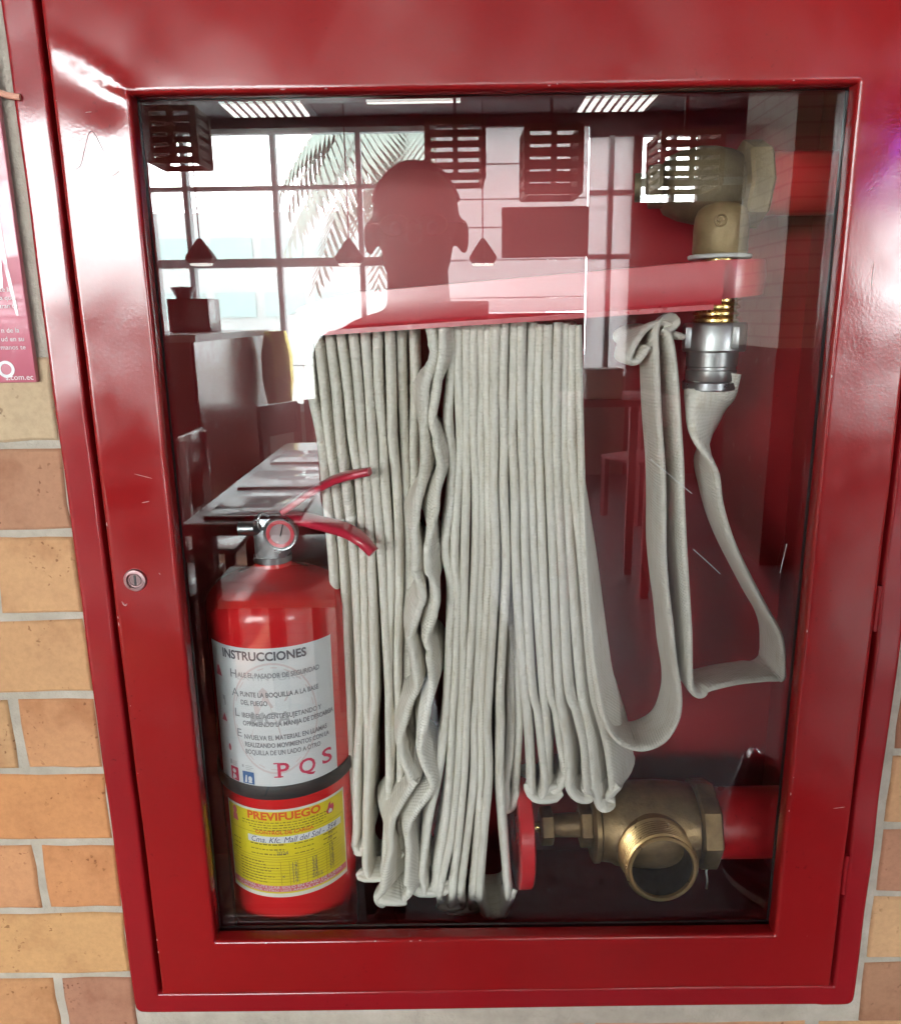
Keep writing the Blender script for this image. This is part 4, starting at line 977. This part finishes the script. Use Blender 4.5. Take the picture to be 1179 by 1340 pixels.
lathe('barrel', (-1.45, -6.1, 0.75), (0, 0, 1), [(0, 0), (0, .10), (.2, .13), (.4, .13), (.60, .09), (.60, 0)], mat('gold_barrel', (0.6, 0.48, 0.16), .25, .9), bk_)
tb = thing('dining_table', 'long pale dining table with menus mirrored left of the hose', 'table')
box('table_top', -0.96, -0.34, -3.9, -2.05, .71, .75, M_dkwood, tb, .004); box('table_face', -0.95, -0.35, -3.89, -2.06, .7505, .754, M_top, tb)
for x in (-0.90, -0.40):
    for y in (-3.82, -2.13): box('leg', x-.035, x+.035, y-.035, y+.035, 0, .71, M_dkwood, tb)
for k, (y0, y1, x0, x1) in enumerate(((-2.44, -2.12, -.89, -.55), (-2.98, -2.62, -.90, -.50), (-3.55, -3.2, -.89, -.5))):
    o = thing('menu', ('pale menu card at the near end of the mirrored table', 'pale menu card in the middle of the mirrored table', 'pale menu card at the far end of the mirrored table')[k], 'menu', group='menus on the table')
    box('card', x0, x1, y0, y1, .7545, .766, M_menu, o, .001); box('cover_edge', x0-.002, x1+.004, y1+.0005, y1+.006, .7545, .767, M_dkwood, o)
    box('printed_box', (x0+x1)/2-.07, (x0+x1)/2+.05, (y0+y1)/2-.04, (y0+y1)/2+.04, .7662, .7666, M_fgr, o)
def chair(x, y, rz, lab, m=M_dkwood, grp='dark wooden chairs at the table'):
    o = thing('dining_chair', lab, 'chair', group=grp); o.location = (x, y, 0); o.rotation_euler = (0, 0, rz)
    box('seat', -.20, .20, -.20, .20, .43, .46, m, o, .01)
    for sx in (-1, 1):
        box('leg', sx*.18-.02, sx*.18+.02, .15, .19, 0, .43, m, o); box('leg', sx*.18-.02, sx*.18+.02, -.19, -.15, 0, .86, m, o)
    box('backrest', -.20, .20, -.20, -.165, .66, .88, m, o, .012)
    return o
chair(-1.16, -2.35, R(-90), 'nearest dark chair mirrored at the left edge of the glass')
chair(-1.17, -2.95, R(-90), 'second dark chair along the mirrored table'); chair(-1.19, -3.5, R(-90), 'third dark chair along the mirrored table'); chair(-1.05, -4.8, R(-60), 'far dark chair mirrored in front of the window'); chair(-0.8, -5.2, R(-60), 'farthest dark chair mirrored beside the hose')
bn = thing('slatted_bench', 'pale slatted bench under the mirrored table', 'bench')
for k in range(4): box('slat', -.93, -.33, -2.10-.105*(k+1)+.006, -2.10-.105*k, .42, .45, M_top, bn)
for x in (-.86, -.66, -.5, -.38): box('leg', x-.025, x+.025, -2.16, -2.11, 0, .42, M_dkwood, bn)
b2 = thing('bench_seat', 'second pale bench seat further under the mirrored table', 'bench')
for k in range(3): box('slat', -.86, -.46, -2.62-.13*(k+1)+.006, -2.62-.13*k, .42, .45, M_top, b2)
for x in (-.82, -.5): box('leg', x-.025, x+.025, -2.8, -2.75, 0, .42, M_dkwood, b2)
# right-hand side: menu board, glazed partition, brick column, red wall
mb = box('menu_board', .45, 1.19, YB+.013, YB+.06, 1.93, 2.34, mat('dark_board', (0.03, 0.02, 0.025), .4)); tag(mb, 'dark menu board mirrored right of the head', 'board')
col = thing('brick_column', 'pale brick column mirrored at the upper right of the glass', 'column')
cm = noisy('column_brick', (0.35, 0.29, 0.24), (0.42, 0.36, 0.30), 5); t = NT(cm); bt = t.n('ShaderNodeTexBrick', Scale=1.0)
for k_, c_ in (('Color1', (0.70, 0.60, 0.50)), ('Color2', (0.80, 0.70, 0.60)), ('Mortar', (0.40, 0.37, 0.33))): bt.inputs[k_].default_value = (*c_, 1)
bt.inputs['Mortar Size'].default_value = .006; bt.inputs['Brick Width'].default_value = BL; bt.inputs['Row Height'].default_value = PITCH
tc = t.n('ShaderNodeTexCoord'); sp_ = t.n('ShaderNodeSeparateXYZ'); cb = t.n('ShaderNodeCombineXYZ')
t.l(tc.outputs['Object'], sp_.inputs[0]); t.l(sp_.outputs[1], cb.inputs[0]); t.l(sp_.outputs[2], cb.inputs[1]); t.l(cb.outputs[0], bt.inputs['Vector']); t.l(bt.outputs[0], t.b.inputs['Base Color'])
box('shaft', 1.80, 2.25, -4.57, -3.83, 1.25, CH, cm, col); box('plinth', 1.79, 2.26, -4.58, -3.82, 0, 1.249, M_dkwood, col)
wb_ = mirror(791, 523, 3.3)
stb = thing('side_table', 'small dark red table mirrored right of the hose', 'table')
box('table_top', wb_.x-.18, wb_.x+.28, -3.75, -3.25, wb_.z-.035, wb_.z-.001, M_wred, stb, .004)
for dx in (-.14, .24):
    for y in (-3.7, -3.3): box('leg', wb_.x+dx-.02, wb_.x+dx+.02, y-.02, y+.02, 0, wb_.z-.036, M_wred, stb)
nb_ = thing('napkin_box', 'small white box on the red table mirrored right of the hose', 'box')
box('carton', wb_.x-.09, wb_.x+.09, -3.45, -3.30, wb_.z, wb_.z+.13, mat('white_carton', (0.8, 0.8, 0.78), .5), nb_, .006); box('lid', wb_.x-.095, wb_.x+.095, -3.455, -3.295, wb_.z+.1305, wb_.z+.145, mat('white_lid', (0.85, 0.85, 0.83), .4), nb_, .004)
chair(1.35, -5.0, R(60), 'dark red chair mirrored right of the hose', M_wred, None); 
tc_ = thing('added_tub_chair', 'added glossy dark tub chair mirrored at the lower right of the glass', 'chair')  # shell added so its glossy rim can catch a curved highlight
tcx = mirror(1046, 1066, 1.15)
M_shell = mat('plum_shell', (0.05, 0.015, 0.03), .08, coat=1.0)
V = []; F = []
for i in range(13):
    for k in range(29):
        a = R(-20 + 220*k/28); e_ = R(90*i/12); V.append((tcx.x + .175*math.cos(a)*math.cos(e_*.6), tcx.y + .10*math.sin(a)*math.cos(e_*.6) - .02, tcx.z - .14 + .30*math.sin(e_)))
for i in range(12):
    for k in range(28): F.append((i*29+k, i*29+k+1, (i+1)*29+k+1, (i+1)*29+k))
sh_ = mesh_obj('shell', V, F, M_shell, tc_, 60)
so_ = sh_.modifiers.new('thickness', 'SOLIDIFY'); so_.thickness = .012
lathe('seat', (tcx.x, tcx.y-.03, tcx.z-.20), (0, 0, 1), [(0, 0), (0, .15), (.02, .17), (.05, .165), (.06, 0)], M_shell, tc_, 32)
lathe('pedestal', (tcx.x, tcx.y-.03, 0), (0, 0, 1), [(0, .16), (.015, .15), (.03, .025), (tcx.z-.20, .025)], M_steel, tc_, 24)
pc_ = mirror(1152, 212, 4.0)
pl = box('neon_lamp', pc_.x-.16, pc_.x+.16, -4.05, -4.0, pc_.z-.10, pc_.z+.10, mat('lit_violet_panel', (0.2, 0.02, 0.4), .5, emit=(0.34, 0.05, 1.0), estr=22.0)); tag(pl, 'violet lit lamp mirrored on the right stile of the door', 'lamp')

# ------------------------------------------------------------------ the person taking the photograph
class Soup:
    def __init__(s): s.V = []; s.F = []
def blob(bm, c, r, n=20):
    h = n//2 + 1; o = len(bm.V); c = Vector(c)
    bm.V.append(c + Vector((0, 0, r[2])))
    for i in range(1, h):
        a = math.pi*i/h
        for k in range(n):
            q = 2*math.pi*k/n; bm.V.append(c + Vector((r[0]*math.sin(a)*math.cos(q), r[1]*math.sin(a)*math.sin(q), r[2]*math.cos(a))))
    bm.V.append(c - Vector((0, 0, r[2]))); e = len(bm.V)-1
    for k in range(n):
        j = (k+1) % n; bm.F.append((o, o+1+k, o+1+j)); bm.F.append((e, e-n+j, e-n+k))
        for i in range(h-2): bm.F.append((o+1+i*n+k, o+1+(i+1)*n+k, o+1+(i+1)*n+j, o+1+i*n+j))
def limb(bm, P, rr, n=14):
    P = [Vector(p) for p in P]
    for i in range(len(P)-1):
        d = P[i+1]-P[i]; L = d.length; k = max(2, int(L/(min(rr[i], rr[i+1])*.35)))
        for j in range(k+1):
            f = j/k; r = rr[i]+(rr[i+1]-rr[i])*f; blob(bm, P[i]+d*f, (r, r, r), 12)
pe = thing('person', 'dark silhouette of a person with glasses mirrored taking the photo', 'person')
HC = Vector((-0.058, -0.83, 1.605))
bm = Soup()
blob(bm, HC+Vector((0, -.005, .018)), (.076, .095, .083)); blob(bm, HC+Vector((0, .012, -.045)), (.062, .078, .072)); blob(bm, HC+Vector((0, .03, -.085)), (.036, .045, .030))
limb(bm, [HC+Vector((0, .085, .005)), HC+Vector((0, .102, -.028))], [.009, .015]); blob(bm, HC+Vector((0, .078, -.062)), (.024, .014, .009)); 
for s in (-1, 1): blob(bm, HC+Vector((s*.083, -.005, -.022)), (.010, .020, .031)); blob(bm, HC+Vector((s*.086, -.012, -.006)), (.008, .013, .016))
limb(bm, [HC+Vector((0, -.015, -.05)), HC+Vector((0, -.03, -.16))], [.056, .062])
SH = HC + Vector((0.0, -.03, -.192))
blob(bm, SH+Vector((.012, 0, -.015)), (.178, .085, .07)); blob(bm, SH+Vector((0, 0, -.17)), (.150, .11, .20)); blob(bm, SH+Vector((0, 0, -.40)), (.140, .105, .19)); blob(bm, SH+Vector((0, 0, -.55)), (.150, .11, .12))
PH = Vector((0.0, -0.642, 1.44))
for s in (-1, 1):
    sh = SH + Vector((s*.148 if s < 0 else .180, 0, -.035)); el = SH + Vector((s*.150 if s < 0 else .265, .05, -.29 if s < 0 else -.27)); wr = PH + Vector((s*.062, -.030, -.075))
    limb(bm, [sh, el, wr], [.052, .042, .028])
    pa = PH + Vector((s*.058, -.018, -.030)); blob(bm, pa, (.016, .022, .040), 14)
    for k in range(4):
        b0 = pa + Vector((-s*.002, .012, .028-.019*k)); limb(bm, [b0, b0+Vector((-s*.004, .026, .001)), b0+Vector((-s*.020, .034, .001))], [.0085, .008, .0065], 10)
    limb(bm, [pa+Vector((0, -.016, -.010)), pa+Vector((-s*.014, -.020, .014)), pa+Vector((-s*.026, -.012, .026))], [.010, .009, .007], 10)
    hp = SH + Vector((s*.085, 0, -.60)); limb(bm, [hp, hp+Vector((s*.015, .02, -.36)), hp+Vector((s*.02, -.01, -.735))], [.088, .058, .042])
    limb(bm, [Vector((hp.x+s*.02, hp.y-.01, .045)), Vector((hp.x+s*.03, hp.y+.13, .04))], [.045, .035])
body = mesh_obj('body', bm.V, bm.F, None, pe)
rm = body.modifiers.new('remesh', 'REMESH'); rm.mode = 'VOXEL'; rm.voxel_size = 0.0075
smo = body.modifiers.new('smooth', 'SMOOTH'); smo.factor = .6; smo.iterations = 4
bpy.context.view_layer.update()
me = bpy.data.meshes.new_from_object(body.evaluated_get(bpy.context.evaluated_depsgraph_get())); body.modifiers.clear(); body.data = me
for m_ in (noisy('skin', (0.12, 0.06, 0.04), (0.16, 0.085, 0.055), 15, (.5, .6)), noisy('dark_shirt', (0.035, 0.03, 0.035), (0.055, 0.045, 0.05), 10, (.8, .9)), noisy('dark_trousers', (0.02, 0.022, 0.03), (0.03, 0.032, 0.04), 10, (.8, .9)), M_black):
    me.materials.append(m_)
for p in me.polygons:
    c = p.center; p.use_smooth = True
    if c.z < .10: k = 3
    elif c.z < SH.z-.52: k = 2
    elif c.z > SH.z+.05 or (c.y > -.70 and c.z > SH.z-.1): k = 0
    else: k = 1
    p.material_index = k
hb = bmesh.new(); bmesh.ops.create_uvsphere(hb, u_segments=40, v_segments=24, radius=1)
bmesh.ops.delete(hb, geom=[v for v in hb.verts if v.co.z < .15 - .0*v.co.y or (v.co.y > .45 and v.co.z < .62)], context='VERTS')
rnd = random.Random(2)
for v in hb.verts:
    k = 1.0 + rnd.uniform(0, .035); v.co = HC + Vector((v.co.x*.0785*k, -.006 + v.co.y*.098*k, .018 + v.co.z*.086*k))
bm_obj('hair', hb, noisy('short_dark_hair', (0.012, 0.010, 0.010), (0.02, 0.017, 0.016), 60, (.5, .7)), pe, 60)
for s in (-1, 1):
    lathe('eyeball', HC+Vector((s*.030, .068, -.012)), (0, 1, 0), [(0, 0), (.003, .009), (.010, .011), (.018, .006), (.0195, 0)], mat('shaded_eye', (0.10, 0.07, 0.06), .3), pe, 16)
M_gl = mat('glasses_wire', (0.6, 0.55, 0.5), .2, 1.0)
gs = thing('glasses', 'thin metal glasses worn by the mirrored person', 'glasses')
for s in (-1, 1):
    rim_ = [HC+Vector((s*.031+.024*math.cos(2*math.pi*k/16), .102, -.010+.017*math.sin(2*math.pi*k/16))) for k in range(17)]
    tube('rim', rim_, .0012, M_gl, gs, 6, 2); tube('temple', [HC+Vector((s*.056, .100, -.006)), HC+Vector((s*.080, .05, -.002)), HC+Vector((s*.084, .0, .004))], .0016, M_gl, gs, 6)
tube('bridge', [HC+Vector((-.007, .103, -.008)), HC+Vector((0, .108, -.004)), HC+Vector((.007, .103, -.008))], .0012, M_gl, gs, 6)
ph = thing('phone', 'dark phone held up in both hands by the mirrored person', 'phone')
box('phone_body', PH.x-.048, PH.x+.060, PH.y-.004, PH.y+.004, PH.z-.03, PH.z+.032, M_black, ph, .003)
